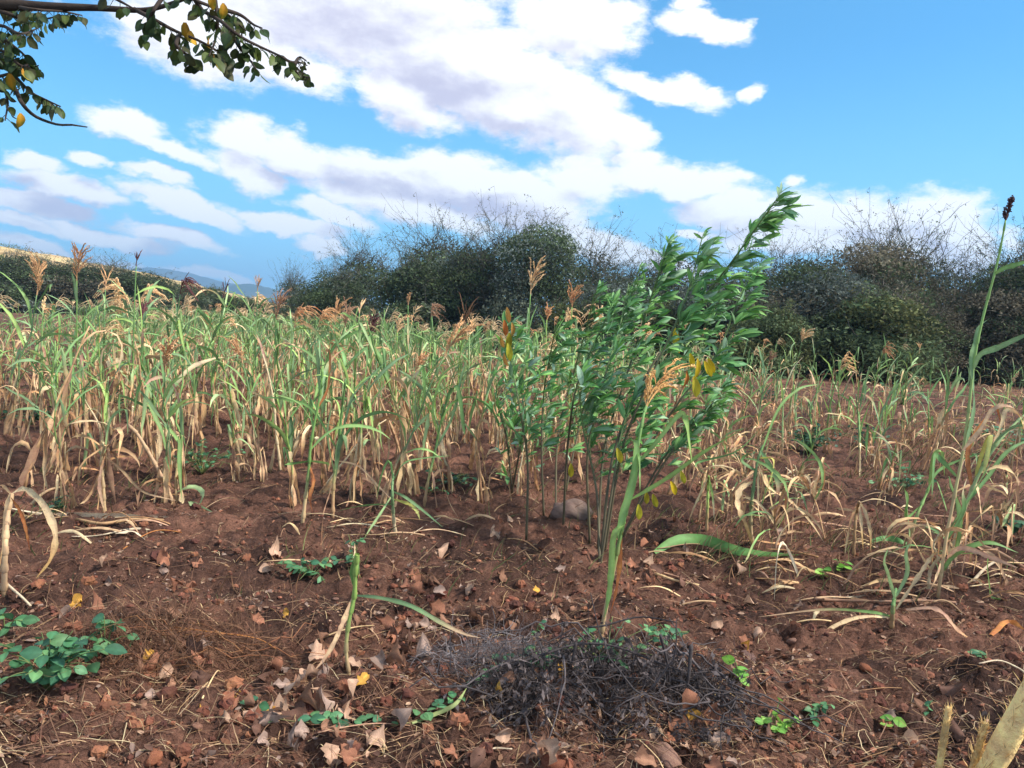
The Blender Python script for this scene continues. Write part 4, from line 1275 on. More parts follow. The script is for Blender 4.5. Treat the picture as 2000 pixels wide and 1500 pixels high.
hero('rust brown dead stalk with a folded leaf in the first row left of the centre', (590, 1030),
     [(597, 970), (603, 920), (608, 860), (625, 770), (630, 720)],
     [([(605, 910), (612, 940), (606, 970), (610, 1000)], .016, 'rust', (0, -.05)), ([(606, 900), (570, 905), (556, 908)], .013, 'green', (0, -.1)), ([(606, 900), (640, 905), (640, 915)], .012, 'green', (0, -.1)),
      ([(618, 800), (640, 760), (645, 700), (642, 680)], .012, 'rust', (0, .05))], None, 'mixed', 21, rad=(.011, .006), ngreen=3)

# ------------------------------------------------------------------ leaf meshes
def oval(L, w, fold, curl, r, ncol, nx=6, lobes=0.0, tipcol=None, notch=0.0, wavy=0.0, ragged=0.0):
    """Broad leaf from the origin along +X, folded on the midrib, curled down by curl (radians) along its length."""
    u = np.linspace(0, 1, nx)
    wd = w * np.sin(math.pi * np.clip(u * 0.93 + 0.05, 0, 1)) ** 0.8
    wd = wd * (1 + ragged * r.randn(nx))
    ang = -curl * u ** 1.2
    px_ = np.concatenate([[0], np.cumsum(np.cos(ang[1:]))]) * L / (nx - 1)
    pz = np.concatenate([[0], np.cumsum(np.sin(ang[1:]))]) * L / (nx - 1)
    vs_ = []
    cols = []
    for i in range(nx):
        for s in (-1, -.5, 0, .5, 1):
            y = s * wd[i]
            z = pz[i] + abs(s) ** 1.4 * wd[i] * fold + wavy * w * r.randn() * (abs(s) > .6)
            x = px_[i] - abs(s) * wd[i] * notch
            vs_.append((x, y, z))
            c = np.array(ncol) * (1.28 if s == 0 else 1.0) * (1 + 0.05 * r.randn())
            if tipcol is not None:
                a = sstep(0.35, 1.0, u[i] * 0.7 + abs(s) * 0.35 + 0.2 * r.randn())
                c = c * (1 - a) + np.array(tipcol) * a
            cols.append(c)
    i, j = np.meshgrid(np.arange(nx - 1), np.arange(4), indexing='ij')
    q = np.stack([i * 5 + j, i * 5 + j + 1, (i + 1) * 5 + j + 1, (i + 1) * 5 + j], -1).reshape(-1, 4)
    return MB().add(np.array(vs_), q, None, np.clip(np.array(cols), 0, 1))


def frame(p, d, up, s=1.0, roll=0.0):
    """Matrix that carries +X to d and +Z towards up, at p, scaled by s."""
    x = norm(d)
    z = up - (up @ x) * x
    z = norm(z + 1e-6)
    y = np.cross(z, x)
    if roll:
        y, z = y * math.cos(roll) + z * math.sin(roll), z * math.cos(roll) - y * math.sin(roll)
    M = np.eye(4)
    M[:3, 0], M[:3, 1], M[:3, 2], M[:3, 3] = x * s, y * s, z * s, p
    return M


# ------------------------------------------------------------------ pigeon pea clump
r = np.random.RandomState(501)
PG = [rgb(118, 164, 78), rgb(104, 150, 74), rgb(96, 138, 82), rgb(110, 152, 94), rgb(82, 124, 76), rgb(136, 168, 126), rgb(100, 144, 80), rgb(156, 182, 150), rgb(124, 162, 92)]
PPL = [oval(1, .115 + .04 * r.rand(), .15 + .3 * r.rand(), .1 + .9 * r.rand(), r, c * (.8 + .4 * r.rand()), 6, wavy=.05).mesh('leaf', M_BROAD) for c in PG for _ in (0, 1)]
PYL = [oval(1, .16, .3, .5 + .5 * r.rand(), r, c, 6).mesh('leaf', M_BROAD) for c in (rgb(214, 180, 40), rgb(198, 186, 60), rgb(176, 160, 50))]
POL = [oval(1, .14, .5, 1.0, r, c, 6, wavy=.1).mesh('leaf', M_DRY) for c in (rgb(190, 120, 60), rgb(170, 98, 50), rgb(206, 150, 80))]


def pigeonpea(label, stems, n, leafL=(0.105, 0.160), lo=0.35, spread=0.13, yellow=(), seed=1, wind=0.75, top_only=False):
    """stems: list of photo polylines from the ground up; n leaves in all; yellow: photo points with hanging yellow leaves."""
    r = np.random.RandomState(seed)
    g = ground(*stems[0][0])
    d = g[1]
    o = ob('pigeon_pea', None, None, label, 'pigeon pea', 'pigeon pea plants in the middle clump', loc=g)
    per = n // len(stems)
    for si, pts in enumerate(stems):
        dz = (0, 0.25 * r.randn(), 0.3 * r.randn())
        S = smoothpts(heropts(pts, d, g, dz), 40)
        S[0, 2] = min(S[0, 2], -0.01)
        col = rgb(92, 84, 62) * (0.8 + .4 * r.rand())
        u = np.linspace(0, 1, 40)[:, None]
        cc = col * (1 - sstep(.3, .8, u)) + rgb(96, 120, 70) * sstep(.3, .8, u)
        st = tube(S, np.linspace(.0085, .003, 40), 6, cc)
        mats = []
        for k in range(per // 3 + 1):
            f = lo + (1 - lo) * (k + r.rand() * 0.8) / (per / 3 + 1)
            f = min(f, 0.995)
            i = int(f * 39)
            p = S[i] + (S[min(i + 1, 39)] - S[i]) * (f * 39 - i)
            T = norm(S[min(i + 2, 39)] - S[max(i - 2, 0)])
            a = r.rand() * 6.28
            out = norm(np.array([math.cos(a), math.sin(a), 0.35 * r.randn()]))
            out = norm(out * (1 - wind * 0.55) + np.array([0.9, 0.1, 0.25]) * wind + T * 0.45)
            pl = spread * (0.25 + 1.15 * r.rand()) * (1.2 - 0.75 * f)
            q = p + out * pl
            st.addmb(tube([p, p * .5 + q * .5 + [0, 0, .01], q], [.0022, .0016, .0012], 3, rgb(96, 120, 70), cap=False))
            L = (leafL[0] * .75 + (leafL[1] - leafL[0] * .75) * r.rand()) * (1.05 - 0.35 * (f > .93))
            for m_ in range(3):
                dd = norm(out + (0.45 * r.randn(3) if m_ else 0.12 * r.randn(3)) + np.array([0.25, 0, 0.12]))
                up = norm(np.array([-0.2, -0.35, 0.8]) + 0.6 * r.randn(3))
                mats.append(frame(q, dd, up, L * (1.0 if m_ == 0 else .82), 0.3 * r.randn()))
        ob('stem', st.mesh('stem', M_STEM), o)
        for M in mats:
            ob('leaf', pick(r, PPL), o, M=M)
    for (px, py, kind) in yellow:
        p = at(px, py, d - 0.12 + 0.2 * r.randn()) - g
        ob('leaf', pick(r, POL if kind else PYL), o, 'dead orange leaflet' if kind else 'yellowed hanging leaflet', M=frame(p, np.array([0.25 + .2 * r.randn(), 0, -1.0]), np.array([0.3 * r.randn(), -1, .2]), 0.10 + .04 * r.rand()))
    return o


pigeonpea('tallest pigeon pea with its leafy tip bent right against the white cloud',
          [[(1172, 1100), (1200, 880), (1270, 720), (1360, 600), (1430, 510), (1480, 440), (1518, 388)]], 180, lo=.36, seed=1, yellow=[(1348, 690, 0), (1362, 700, 0), (1376, 705, 0), (1340, 725, 1), (1355, 735, 0), (1383, 700, 0)])
pigeonpea('pigeon pea whose tip stands dark against the sky left of the tallest one',
          [[(1180, 1085), (1215, 880), (1270, 740), (1325, 620), (1352, 540), (1372, 462)]], 160, lo=.34, seed=2)
pigeonpea('pigeon pea with a pointed dark tip before the bare bush, left of the two tallest',
          [[(1168, 1078), (1180, 880), (1225, 730), (1262, 610), (1285, 540), (1302, 485)]], 165, lo=.30, seed=3)
pigeonpea('broad pigeon pea leaning right at the right side of the clump with lower leaves yellow',
          [[(1205, 1065), (1260, 890), (1330, 780), (1400, 690), (1440, 590), (1470, 520)]], 160, lo=.32, seed=4, yellow=[(1262, 960, 0), (1275, 965, 0), (1310, 940, 0), (1330, 920, 0), (1247, 985, 0), (1208, 870, 0), (1322, 660, 0), (1318, 640, 0)])
pigeonpea('short bushy pigeon pea at the right foot of the clump, low over the soil',
          [[(1215, 1050), (1280, 920), (1340, 840), (1400, 790)], [(1215, 1050), (1300, 900), (1370, 810), (1420, 740)]], 200, lo=.30, seed=5, leafL=(.08, .13))
pigeonpea('upright pigeon pea in the middle of the clump with pale young tips',
          [[(1152, 1060), (1148, 880), (1180, 740), (1210, 640), (1228, 555)]], 250, lo=.25, seed=6, leafL=(.08, .125), spread=.2)
pigeonpea('pigeon pea left of the centre of the clump behind the grey rock',
          [[(1085, 1000), (1090, 850), (1120, 730), (1145, 640), (1160, 575)]], 260, lo=.18, seed=7, leafL=(.08, .12), spread=.22)
pigeonpea('leftmost pigeon pea of the clump, with orange withered leaves at its top',
          [[(1028, 1055), (1030, 900), (1012, 780), (995, 690), (990, 625)]], 210, lo=.25, seed=8, leafL=(.08, .125), spread=.15, wind=.45,
          yellow=[(990, 600, 1), (985, 625, 1), (1000, 630, 1), (995, 650, 0), (978, 655, 1), (992, 670, 0), (985, 690, 1)])
pigeonpea('low dense pigeon pea with leaves hanging over the straw at the clump\'s left edge',
          [[(1000, 960), (990, 860), (975, 800), (968, 740)], [(1000, 960), (1020, 850), (1030, 760), (1040, 700)]], 297, lo=.12, seed=9, leafL=(.085, .13), spread=.26, wind=.45)
pigeonpea('two-stemmed pigeon pea filling the front of the clump beside the grey rock',
          [[(1172, 1110), (1165, 960), (1140, 840), (1130, 760)], [(1172, 1110), (1195, 960), (1215, 840), (1245, 760)]], 270, lo=.38, seed=10, spread=.22, yellow=[(1115, 905, 0), (1205, 875, 0)])
pigeonpea('slender pigeon pea behind the others with light green narrow top',
          [[(1105, 960), (1135, 820), (1180, 690), (1225, 600), (1250, 520)]], 220, lo=.3, seed=11, leafL=(.07, .11), spread=.12)

pigeonpea('pigeon pea with feathery top between the grey rock and the orange withered one',
          [[(1062, 1005), (1058, 880), (1062, 770), (1075, 690), (1085, 640)]], 230, lo=.2, seed=12, leafL=(.075, .115), spread=.24)
pigeonpea('pigeon pea leaning gently right over the grey rock',
          [[(1100, 1030), (1108, 880), (1125, 760), (1165, 660), (1195, 600)]], 230, lo=.28, seed=13, leafL=(.075, .12), spread=.24)
pigeonpea('pigeon pea at the back of the clump before the bare bush',
          [[(1235, 960), (1270, 820), (1320, 720), (1375, 640), (1400, 590)]], 220, lo=.15, seed=14, leafL=(.08, .12), spread=.22)

# ------------------------------------------------------------------ broad-leaved tree whose bough reaches in at the upper left
r = np.random.RandomState(610)
TD = 2.5
TL = [rgb(62, 78, 36), rgb(48, 66, 34), rgb(80, 92, 42), rgb(56, 72, 44), rgb(70, 70, 40)]
TLM = [oval(1, .34, .18, .2 + .7 * r.rand(), r, c, 6, notch=.12, wavy=.06).mesh('leaf', M_BROAD) for c in TL for _ in (0, 1)]
TYM = [oval(1, .27, .3, .9, r, rgb(196, 140, 40), 6, notch=.12, wavy=.1, tipcol=rgb(120, 130, 50)).mesh('leaf', M_BROAD) for _ in range(3)]
tg = np.array([-3.9, 2.7, H1(-3.9, 2.7)])
tree = ob('tree', None, None, 'broad-leaved tree whose leafy bough reaches across the sky from the left', 'tree', loc=tg)
fork = np.array([-3.7, 2.6, 2.2]) - tg
bark = rgb(78, 66, 58)
trm = tube(smoothpts([[0, 0, -.1], [.03, .02, .9], [0.15, -.05, 1.7], fork], 10), np.linspace(.17, .10, 10), 10, bark)
trm.addmb(tube(smoothpts([fork, fork + [-.5, .3, .9], fork + [-.9, .3, 1.9]], 8), np.linspace(.09, .02, 8), 7, bark))
trm.addmb(tube(smoothpts([fork, fork + [.2, .7, .9], fork + [.1, 1.1, 1.9]], 8), np.linspace(.07, .02, 8), 7, bark))
ob('trunk', trm.mesh('trunk', M_BARK), tree)


def tp(pts, dz=None):
    out = []
    for k, (a, b) in enumerate(pts):
        out.append(at(a, b, TD + (0 if dz is None else dz[k])) - tg)
    return np.array(out)


main = smoothpts(np.vstack([fork, tp([(-500, -20), (-150, 0), (0, 8), (90, 13), (180, 15), (230, 18), (280, 20), (320, 12), (360, -2), (430, -30)])]), 30)
bough = tube(main, np.interp(np.linspace(0, 1, 30), [0, .35, .5, 1], [.05, .016, .010, .005]), 7, bark * .8)
TW = {  # twigs with leaves: photo points, leaf count, leaf length, depth offsets
    'a': ([(200, -20), (230, 0), (262, 17)], 4, .05), 'b': ([(262, 18), (300, 38), (345, 62), (385, 78), (425, 100), (440, 118)], 22, .062),
    'c': ([(375, -10), (395, 20), (430, 40), (455, 62), (480, 78), (515, 95), (552, 112), (575, 128), (598, 150)], 30, .056),
    'd': ([(350, 70), (345, 90), (370, 110), (392, 125)], 12, .058), 'e': ([(420, 0), (425, 40), (420, 80), (408, 110)], 14, .062),
    'f': ([(330, -20), (300, 20), (290, 45), (285, 80)], 9, .055), 'g': ([(0, 22), (40, 34), (80, 38), (120, 30)], 22, .045),
    'h': ([(-40, 30), (-10, 60), (20, 85), (50, 110), (70, 135)], 34, .05), 'i': ([(-40, 90), (0, 120), (35, 155), (60, 180), (90, 195), (118, 208)], 34, .045),
    'j': ([(-40, 0), (20, 10), (60, 18), (120, 22), (160, 30)], 36, .048), 'k': ([(-30, 160), (5, 170), (15, 200), (10, 235)], 9, .05),
    'l': ([(30, 175), (45, 205), (70, 228), (110, 243), (140, 244), (170, 248)], 0, .04), 'm': ([(440, 20), (470, 30), (495, 48), (512, 55)], 8, .05),
    'n': ([(450, 60), (470, 95), (490, 120), (500, 135)], 10, .055), 'o': ([(-60, 60), (0, 50), (40, 66), (75, 55)], 26, .045), 'p': ([(-50, 120), (0, 98), (40, 128), (60, 122)], 26, .05),
    'q': ([(552, 112), (565, 120), (585, 122), (600, 128)], 8, .022), 's': ([(575, 128), (578, 140), (590, 148), (604, 152)], 9, .022), 'v': ([(-60, 140), (-10, 150), (30, 140), (75, 128)], 20, .05), 'w': ([(340, -20), (380, 0), (440, 25), (480, 60)], 16, .055),
    'u': ([(575, 125), (585, 112), (598, 118)], 6, .02),
}
tl = []
for key, (pts, n, L) in TW.items():
    dz = 0.10 * r.randn(len(pts))
    dz[0] *= .3
    Tm = smoothpts(tp(pts, dz), 16)
    bough.addmb(tube(Tm, np.linspace(.0075, .002, 16) * (0.8 if L < .03 else 1), 5, bark * .8))
    n = int(n * 1.3)
    for k in range(n):
        f = 0.08 + 0.92 * (k + .8 * r.rand()) / n
        i = min(int(f * 15), 14)
        p = Tm[i] + (Tm[i + 1] - Tm[i]) * min(1, f * 15 - i)
        a = r.rand() * 6.28
        dd = norm(np.array([math.cos(a) * .8 + .15, math.sin(a) * .8, -0.55 - .5 * r.rand()]))
        q = p + dd * .018
        bough.addmb(tube([p, q], [.0012, .001], 3, bark, cap=False))
        tl.append((q, dd, L * .72 * (.7 + .55 * r.rand()), False))
for px, py, s in [(362, 58, .062), (408, 88, .066), (412, 5, .045), (436, 20, .05), (372, 74, .055), (20, 158, .055), (45, 148, .05), (418, 118, .06), (40, 235, .05)]:
    tl.append((tp([(px, py - 14)], [-.06])[0], np.array([.12 * r.randn(), .1, -1.0]), s, True))
ob('branch', bough.mesh('branch', M_BARK), tree)
for q, dd, L, yel in tl:
    ob('leaf', pick(r, TYM if yel else TLM), tree, 'yellow leaf' if yel else None, M=frame(q, dd, norm(np.array([0, -.5, .6]) + .6 * r.randn(3)), L, .3 * r.randn()))
cv = MB()
for k in range(700):
    a = norm(r.randn(3))
    p = fork + np.array([-.5, .3, 1.6]) + a * np.array([1.0, 1.0, .8]) * (.5 + .6 * r.rand())
    cv.addmb(oval(1, .34, .2, .5, r, pick(r, TL), 4), frame(p, r.randn(3), norm(r.randn(3) + [0, 0, 1]), .07))
ob('crown', cv.mesh('crown', M_BROAD), tree, kind='stuff')

# ------------------------------------------------------------------ low weeds
r = np.random.RandomState(700)
WG = [rgb(74, 120, 78), rgb(88, 132, 88), rgb(66, 108, 78), rgb(104, 146, 94)]
WLM = [oval(1, .33, .15, .2 + .5 * r.rand(), r, c, 6, notch=.1).mesh('leaf', M_BROAD) for c in WG]
DGM = [oval(1, .34, .15, .3 + .5 * r.rand(), r, c, 5).mesh('leaf', M_BROAD) for c in (rgb(48, 80, 56), rgb(58, 92, 62), rgb(40, 68, 50))]
LGM = [oval(1, .36, .12, .3 * r.rand(), r, c, 5, notch=.1).mesh('leaf', M_BROAD) for c in (rgb(130, 176, 72), rgb(112, 160, 70), rgb(146, 184, 84))]


def weed(label, px, py, w, h, n, L, leaves=WLM, name='leafy_weed', group='low weeds on the soil', seed=0, depth=0.7, face=0.35):
    """Low plant centred at the photo pixel, w wide and h high in metres, n leaves of length L."""
    r = np.random.RandomState(seed + int(px))
    g = ground(px, py)
    o = ob(name, None, None, label, 'weed', group, loc=g)
    st = MB()
    mats = []
    ns = max(2, n // 4)
    tips = []
    for k in range(ns):
        a = r.rand() * 6.28
        q = math.sqrt(r.rand())
        tip = np.array([math.cos(a) * q * w / 2, math.sin(a) * q * w / 2 * depth, 0])
        tip[2] = H1(g[0] + tip[0], g[1] + tip[1]) - g[2] + h * (0.45 + .6 * r.rand()) * (1.1 - .5 * q)
        mid = tip * .45 + [0, 0, h * .2]
        S = smoothpts([[0, 0, -.01], mid, tip], 8)
        st.addmb(tube(S, np.linspace(.0028, .0014, 8), 4, rgb(110, 120, 70)))
        tips.append(S)
    for k in range(n):
        S = tips[k % ns]
        i = min(7, 2 + int(6 * r.rand()))
        a = r.rand() * 6.28
        dd = np.array([math.cos(a), math.sin(a), .25 * r.randn()])
        mats.append(frame(S[i], dd, norm(np.array([0, -face, 1]) + .4 * r.randn(3)), L * (.7 + .5 * r.rand())))
    ob('stem', st.mesh('stem', M_STEM), o)
    for M in mats:
        ob('leaf', pick(r, leaves), o, M=M)
    return o


weed('large leafy green weed with wedge-shaped leaves at the lower left corner', 95, 1345, 0.52, 0.22, 85, .062, seed=1, depth=.5)
weed('green weed sprig reaching right from the corner weed, above the brown twigs', 205, 1285, 0.30, 0.17, 26, .055, seed=2)
weed('small green weed cut by the left edge above the corner weed', 10, 1240, 0.16, 0.14, 10, .06, seed=3)
weed('green weed patch left of the broken green stub', 610, 1125, 0.42, 0.10, 42, .048, seed=4)
weed('green weed with small upright sprig beside the tip of the broken stub', 690, 1105, 0.20, 0.17, 22, .04, seed=5)
weed('dark green weed under the straw at the field edge, left', 110, 1002, 0.22, 0.10, 40, .04, DGM, seed=6)
weed('round dark green shrubby weed right of the pigeon pea clump', 1580, 888, 0.62, 0.36, 190, .055, DGM, seed=7, depth=.9)
weed('dark weed patch behind the bright green folded plant', 885, 945, 0.55, 0.15, 70, .04, DGM, seed=8)
weed('pale green weed with fine leaves left of the dark forked plant', 395, 925, 0.70, 0.30, 130, .035, WLM, seed=9)
weed('yellow-green seedling right of the dry stubs', 1605, 1125, 0.14, 0.08, 8, .05, LGM, seed=10)
weed('yellow-green seedling beside its twin right of the dry stubs', 1640, 1118, 0.12, 0.10, 7, .05, LGM, seed=11)
weed('bright green creeping weed at the lower right of the grey brush heap', 1510, 1425, 0.22, 0.08, 26, .036, LGM, seed=12)
weed('green sprig row right of the bright creeping weed', 1590, 1400, 0.20, 0.05, 16, .032, WLM, seed=13)
weed('round-leaved green weed growing through the front of the grey brush heap', 1040, 1310, 0.26, 0.09, 26, .045, WLM, seed=14)
weed('green weed under the middle of the grey brush heap', 1185, 1290, 0.46, 0.12, 60, .036, WLM, seed=15)
weed('bright green weed at the top right of the grey brush heap', 1300, 1250, 0.42, 0.07, 40, .032, WLM, seed=16)
weed('two bright leaves of a weed at the right end of the grey brush heap', 1440, 1340, 0.10, 0.09, 9, .045, LGM, seed=17)
weed('single diamond-leaved seedling on the dark soil at the lower right', 1740, 1420, 0.06, 0.07, 4, .045, LGM, seed=18)
weed('small seedling left of the frayed stalks at the lower right', 1808, 1400, 0.08, 0.05, 6, .03, WLM, seed=19)
weed('bluish leafy weed by the right edge behind the straw', 1975, 1040, 0.40, 0.16, 24, .075, DGM, seed=20)
weed('small weed on the dark soil near the right edge', 1930, 1290, 0.16, 0.07, 10, .035, WLM, seed=21)
weed('pale feathery weed standing in the dry grass before the brown thicket', 1845, 745, 1.1, 0.75, 150, .07, WLM, seed=22)
weed('tall pale green weed among the sorghum before the dense dome bush', 715, 700, 1.0, 1.15, 150, .10, LGM, seed=23)
weed('dark weed tuft between the sorghum rows at far left', 60, 830, 0.7, 0.25, 70, .05, DGM, seed=24)
weed('dark weed tuft behind the first row below the thin upright seed head', 240, 800, 0.7, 0.25, 70, .05, DGM, seed=25)
weed('green weed low among the straw right of the pigeon pea', 1440, 900, 0.8, 0.22, 60, .045, WLM, seed=31)
weed('loose green weed between the bent pale stub and the tall thick stalk', 1760, 960, 0.7, 0.25, 60, .05, WLM, seed=32)
weed('dark weed right of the round shrubby weed', 1690, 870, 1.0, 0.30, 80, .055, DGM, seed=33)
weed('feathery weed before the low brown bush, right of the round shrubby weed', 1760, 790, 1.4, 0.6, 120, .07, WLM, seed=34)
weed('olive weed tuft before the dark olive bush', 1500, 790, 1.2, 0.5, 110, .06, DGM, seed=35)
weed('pale weed tuft at the right edge behind the leaning bundle', 1970, 880, 0.9, 0.4, 90, .06, WLM, seed=36)
weed('small pale weed on the soil in front of the star-shaped plant', 840, 960, 0.30, 0.08, 22, .03, WLM, seed=26)
weed('tiny green weed on the red soil left of the single pale stalk', 1045, 1240, 0.12, 0.08, 12, .022, WLM, seed=27)

# creeping vine in front of the brush heap
g = ground(720, 1425)
vine = ob('vine', None, None, 'creeping vine with round leaves in pairs along the front of the grey brush heap', 'vine', loc=g)
vp = [ground(a, b) + [0, 0, .012] - g for a, b in [(480, 1385), (540, 1410), (620, 1420), (700, 1422), (780, 1412), (850, 1398), (900, 1372), (940, 1340), (985, 1300), (1040, 1285)]]
V = smoothpts(vp, 60)
ob('stem', tube(V, .0022, 4, rgb(120, 110, 70)).mesh('stem', M_STEM), vine)
for k in range(46):
    i = r.randint(1, 58)
    a = r.rand() * 6.28
    ob('leaf', pick(r, WLM), vine, M=frame(V[i] + [0, 0, .012 + .012 * r.rand()], np.array([math.cos(a), math.sin(a), .2]), norm(np.array([0, -.5, 1]) + .35 * r.randn(3)), .040 * (.7 + .6 * r.rand())))
# fallen green sorghum leaf, curled leaf
for lab, pts, w, cc, hts in [
        ('broad bright green leaf lying on the soil right of the middle', [(1278, 1085), (1320, 1068), (1370, 1072), (1420, 1082), (1480, 1085), (1560, 1090)], .035, rgb(112, 156, 84), (.01, .05, .05, .03, .01, .01)),
        ('pale green curled leaf on the soil left of the forked plant', [(345, 970), (375, 962), (395, 975), (385, 995), (372, 985), (430, 1008)], .018, rgb(150, 170, 120), (.03, .06, .05, .01, .02, .0)),
        ('green blade lying on the soil at the right, half hidden by straw', [(1700, 1070), (1730, 1062), (1760, 1066), (1790, 1072)], .02, rgb(104, 150, 84), (.02, .04, .03, .02)),
        ('pale green strip lying in front of the creeping vine', [(805, 1418), (850, 1405), (890, 1385), (912, 1358)], .008, rgb(160, 170, 110), (.01, .02, .02, .03))]:
    g = ground(*pts[len(pts) // 2])
    P = smoothpts(np.array([ground(a, b) + [0, 0, h] - g for (a, b), h in zip(pts, hts)]), 14)
    t_ = wprof(14, w)
    o = ob('fallen_leaf', ribbon(P, t_, np.cross(norm(P[-1] - P[0]), [0, 0, 1]) + np.array([0, 0, -.75]), cc, None, .2, np.cumsum(.1 * r.randn(14))).mesh('fallen_leaf', M_LEAF), None, lab, 'leaf', loc=g)


# ------------------------------------------------------------------ rocks and stones
def rock(r, sx, sy, sz, col, rough=0.16, n=10):
    a = np.linspace(0, math.pi, n)
    b = np.linspace(0, 2 * math.pi, 2 * n, endpoint=False)
    A, B = np.meshgrid(a, b, indexing='ij')
    d = np.stack([np.sin(A) * np.cos(B), np.sin(A) * np.sin(B), np.cos(A)], -1)
    k = r.randn(7, 3)
    cut = np.ones(A.shape)
    for q in range(7):
        nn = norm(k[q])
        cut = np.minimum(cut, (0.66 + .25 * r.rand()) / np.maximum((d * nn).sum(-1), .05))
    o1, o2 = r.rand(2) * 40
    rr = np.minimum(cut, 1.0) * (1 + rough * perlin(d[..., 0] * 2.2 + o1 + d[..., 2], d[..., 1] * 2.2 + o2 - d[..., 2]))
    v = (d * rr[..., None] * np.array([sx, sy, sz])).reshape(-1, 3)
    m_ = 2 * n
    i, j = np.meshgrid(np.arange(n - 1), np.arange(m_), indexing='ij')
    q = np.stack([i * m_ + j, (i + 1) * m_ + j, (i + 1) * m_ + (j + 1) % m_, i * m_ + (j + 1) % m_], -1).reshape(-1, 4)
    return MB().add(v, q, None, np.clip(col * (1 + .08 * r.randn(len(v), 1)), 0, 1))


g = ground(1112, 1012)
ob('rock', rock(r, .165, .12, .09, rgb(118, 96, 86), .22, 22).mesh('rock', M_STONE), None, 'grey-brown rock lying behind the dark pigeon pea stems', 'rock', loc=g + [0, 0, .045])
SM = [rock(r, 1, .8, .6, c, .2, 7).mesh('stone', M_STONE) for c in (rgb(142, 88, 68), rgb(156, 98, 72), rgb(122, 78, 64), rgb(150, 114, 98), rgb(150, 108, 88), rgb(112, 86, 78))]
SCOL = ['red', 'orange-red', 'dark red', 'pinkish grey', 'pale orange', 'grey-brown']

MARKS = [(120, 1300, 'by the corner weed at lower left'), (60, 1440, 'on the smooth soil in the lower left corner'), (330, 1440, 'on the smooth soil below the leaf drift'), (330, 1200, 'between the dry twigs and the left straw'),
         (570, 1330, 'left of the foot of the broken green stub'), (560, 1420, 'before the start of the creeping vine'), (720, 1440, 'in front of the creeping vine'), (760, 1290, 'right of the foot of the broken green stub'),
         (830, 1180, 'above the long drooping leaf of the broken stub'), (500, 1130, 'left of the green weed patch'), (200, 1090, 'in front of the fallen straw at left'), (900, 1080, 'in front of the star-shaped green plant'),
         (1060, 1120, 'in front of the grey rock'), (1000, 1200, 'left of the single pale green stalk'), (950, 1300, 'at the left end of the grey brush heap'), (1150, 1360, 'on the grey brush heap'), (1080, 1470, 'below the grey brush heap'),
         (1300, 1170, 'right of the single pale green stalk'), (1380, 1250, 'at the upper right of the grey brush heap'), (1380, 1440, 'at the lower right of the grey brush heap'), (1480, 1330, 'right of the grey brush heap'), (1560, 1440, 'below the bright creeping weed'),
         (1640, 1310, 'on the dark soil below the pale arched blade'), (1750, 1440, 'left of the frayed stalks'), (1900, 1300, 'on the dark soil near the right edge'), (1500, 1130, 'among the straw below the dry stubs'), (1800, 1220, 'under the low green blades'),
         (600, 1030, 'between the first-row stalks left of the centre'), (300, 1000, 'at the field edge at left'), (1330, 1050, 'by the mop-like pale stub'), (1650, 980, 'in the dry growth right of the cupped leaf'), (1900, 1000, 'behind the tall thick stalk')]


def where(px, py):
    return min(MARKS, key=lambda a: (a[0] - px) ** 2 + ((a[1] - py) * 1.6) ** 2)[2]


USED = {}


def uniq(lab, px, py):
    """Where a label would repeat, say which side of the other one it lies."""
    k = USED.setdefault(lab, [])
    k.append((px, py))
    return lab


def stonecol(i, s):
    return SCOL[i]


spots = [(1690, 1305, .035), (350, 1250, .02), (75, 1180, .02), (85, 1405, .018), (385, 1420, .02), (300, 1488, .03), (1080, 1492, .04), (1560, 1490, .05), (1300, 1480, .06), (1460, 1285, .05), (1545, 1235, .035), (1235, 1165, .022), (770, 1145, .022), (700, 1375, .014), (840, 1310, .03)]
for k in range(45):
    spots.append((r.rand() * 2000, 1060 + 440 * r.rand() ** .8, .008 + .018 * r.rand() ** 2))
LABELLED = []
for px, py, s in spots:
    i = r.randint(len(SM))
    g = ground(px, py)
    size = 'large' if s > .03 else 'small' if s < .016 else 'middling'
    o = ob('stone', SM[i], None, '%s %s stone %s' % (size, SCOL[i], where(px, py)), 'stone', 'stones scattered over the red soil', loc=g + [0, 0, s * .08])
    o.rotation_euler = (.3 * r.randn(), .3 * r.randn(), r.rand() * 6.28)
    o.scale = (s, s * (.8 + .4 * r.rand()), s * (.7 + .5 * r.rand()))
    LABELLED.append((o, px, py))

# ------------------------------------------------------------------ dead leaves on the ground
DC = [('brown', rgb(150, 110, 88)), ('grey-brown', rgb(160, 134, 120)), ('rust', rgb(160, 108, 84)), ('tan', rgb(192, 154, 128)), ('dark brown', rgb(110, 80, 68)), ('golden', rgb(206, 154, 72))]
DS = [('flat', .30, .3, .9, .30), ('curled', .30, .6, 2.6, .30), ('folded', .26, 1.1, 1.2, .24), ('crumpled', .36, .6, 1.9, .60)]
DM = []
for cn, cc in DC:
    for sn, w, fo_, cu, wv_ in DS:
        for rep in range(2):
            DM.append((cn, sn, oval(1, w * (.9 + .4 * r.rand()), fo_, cu, r, cc, 7, tipcol=cc * (.6 + .3 * r.rand()), notch=.15, wavy=wv_, ragged=.2).mesh('dead_leaf', M_DRY)))


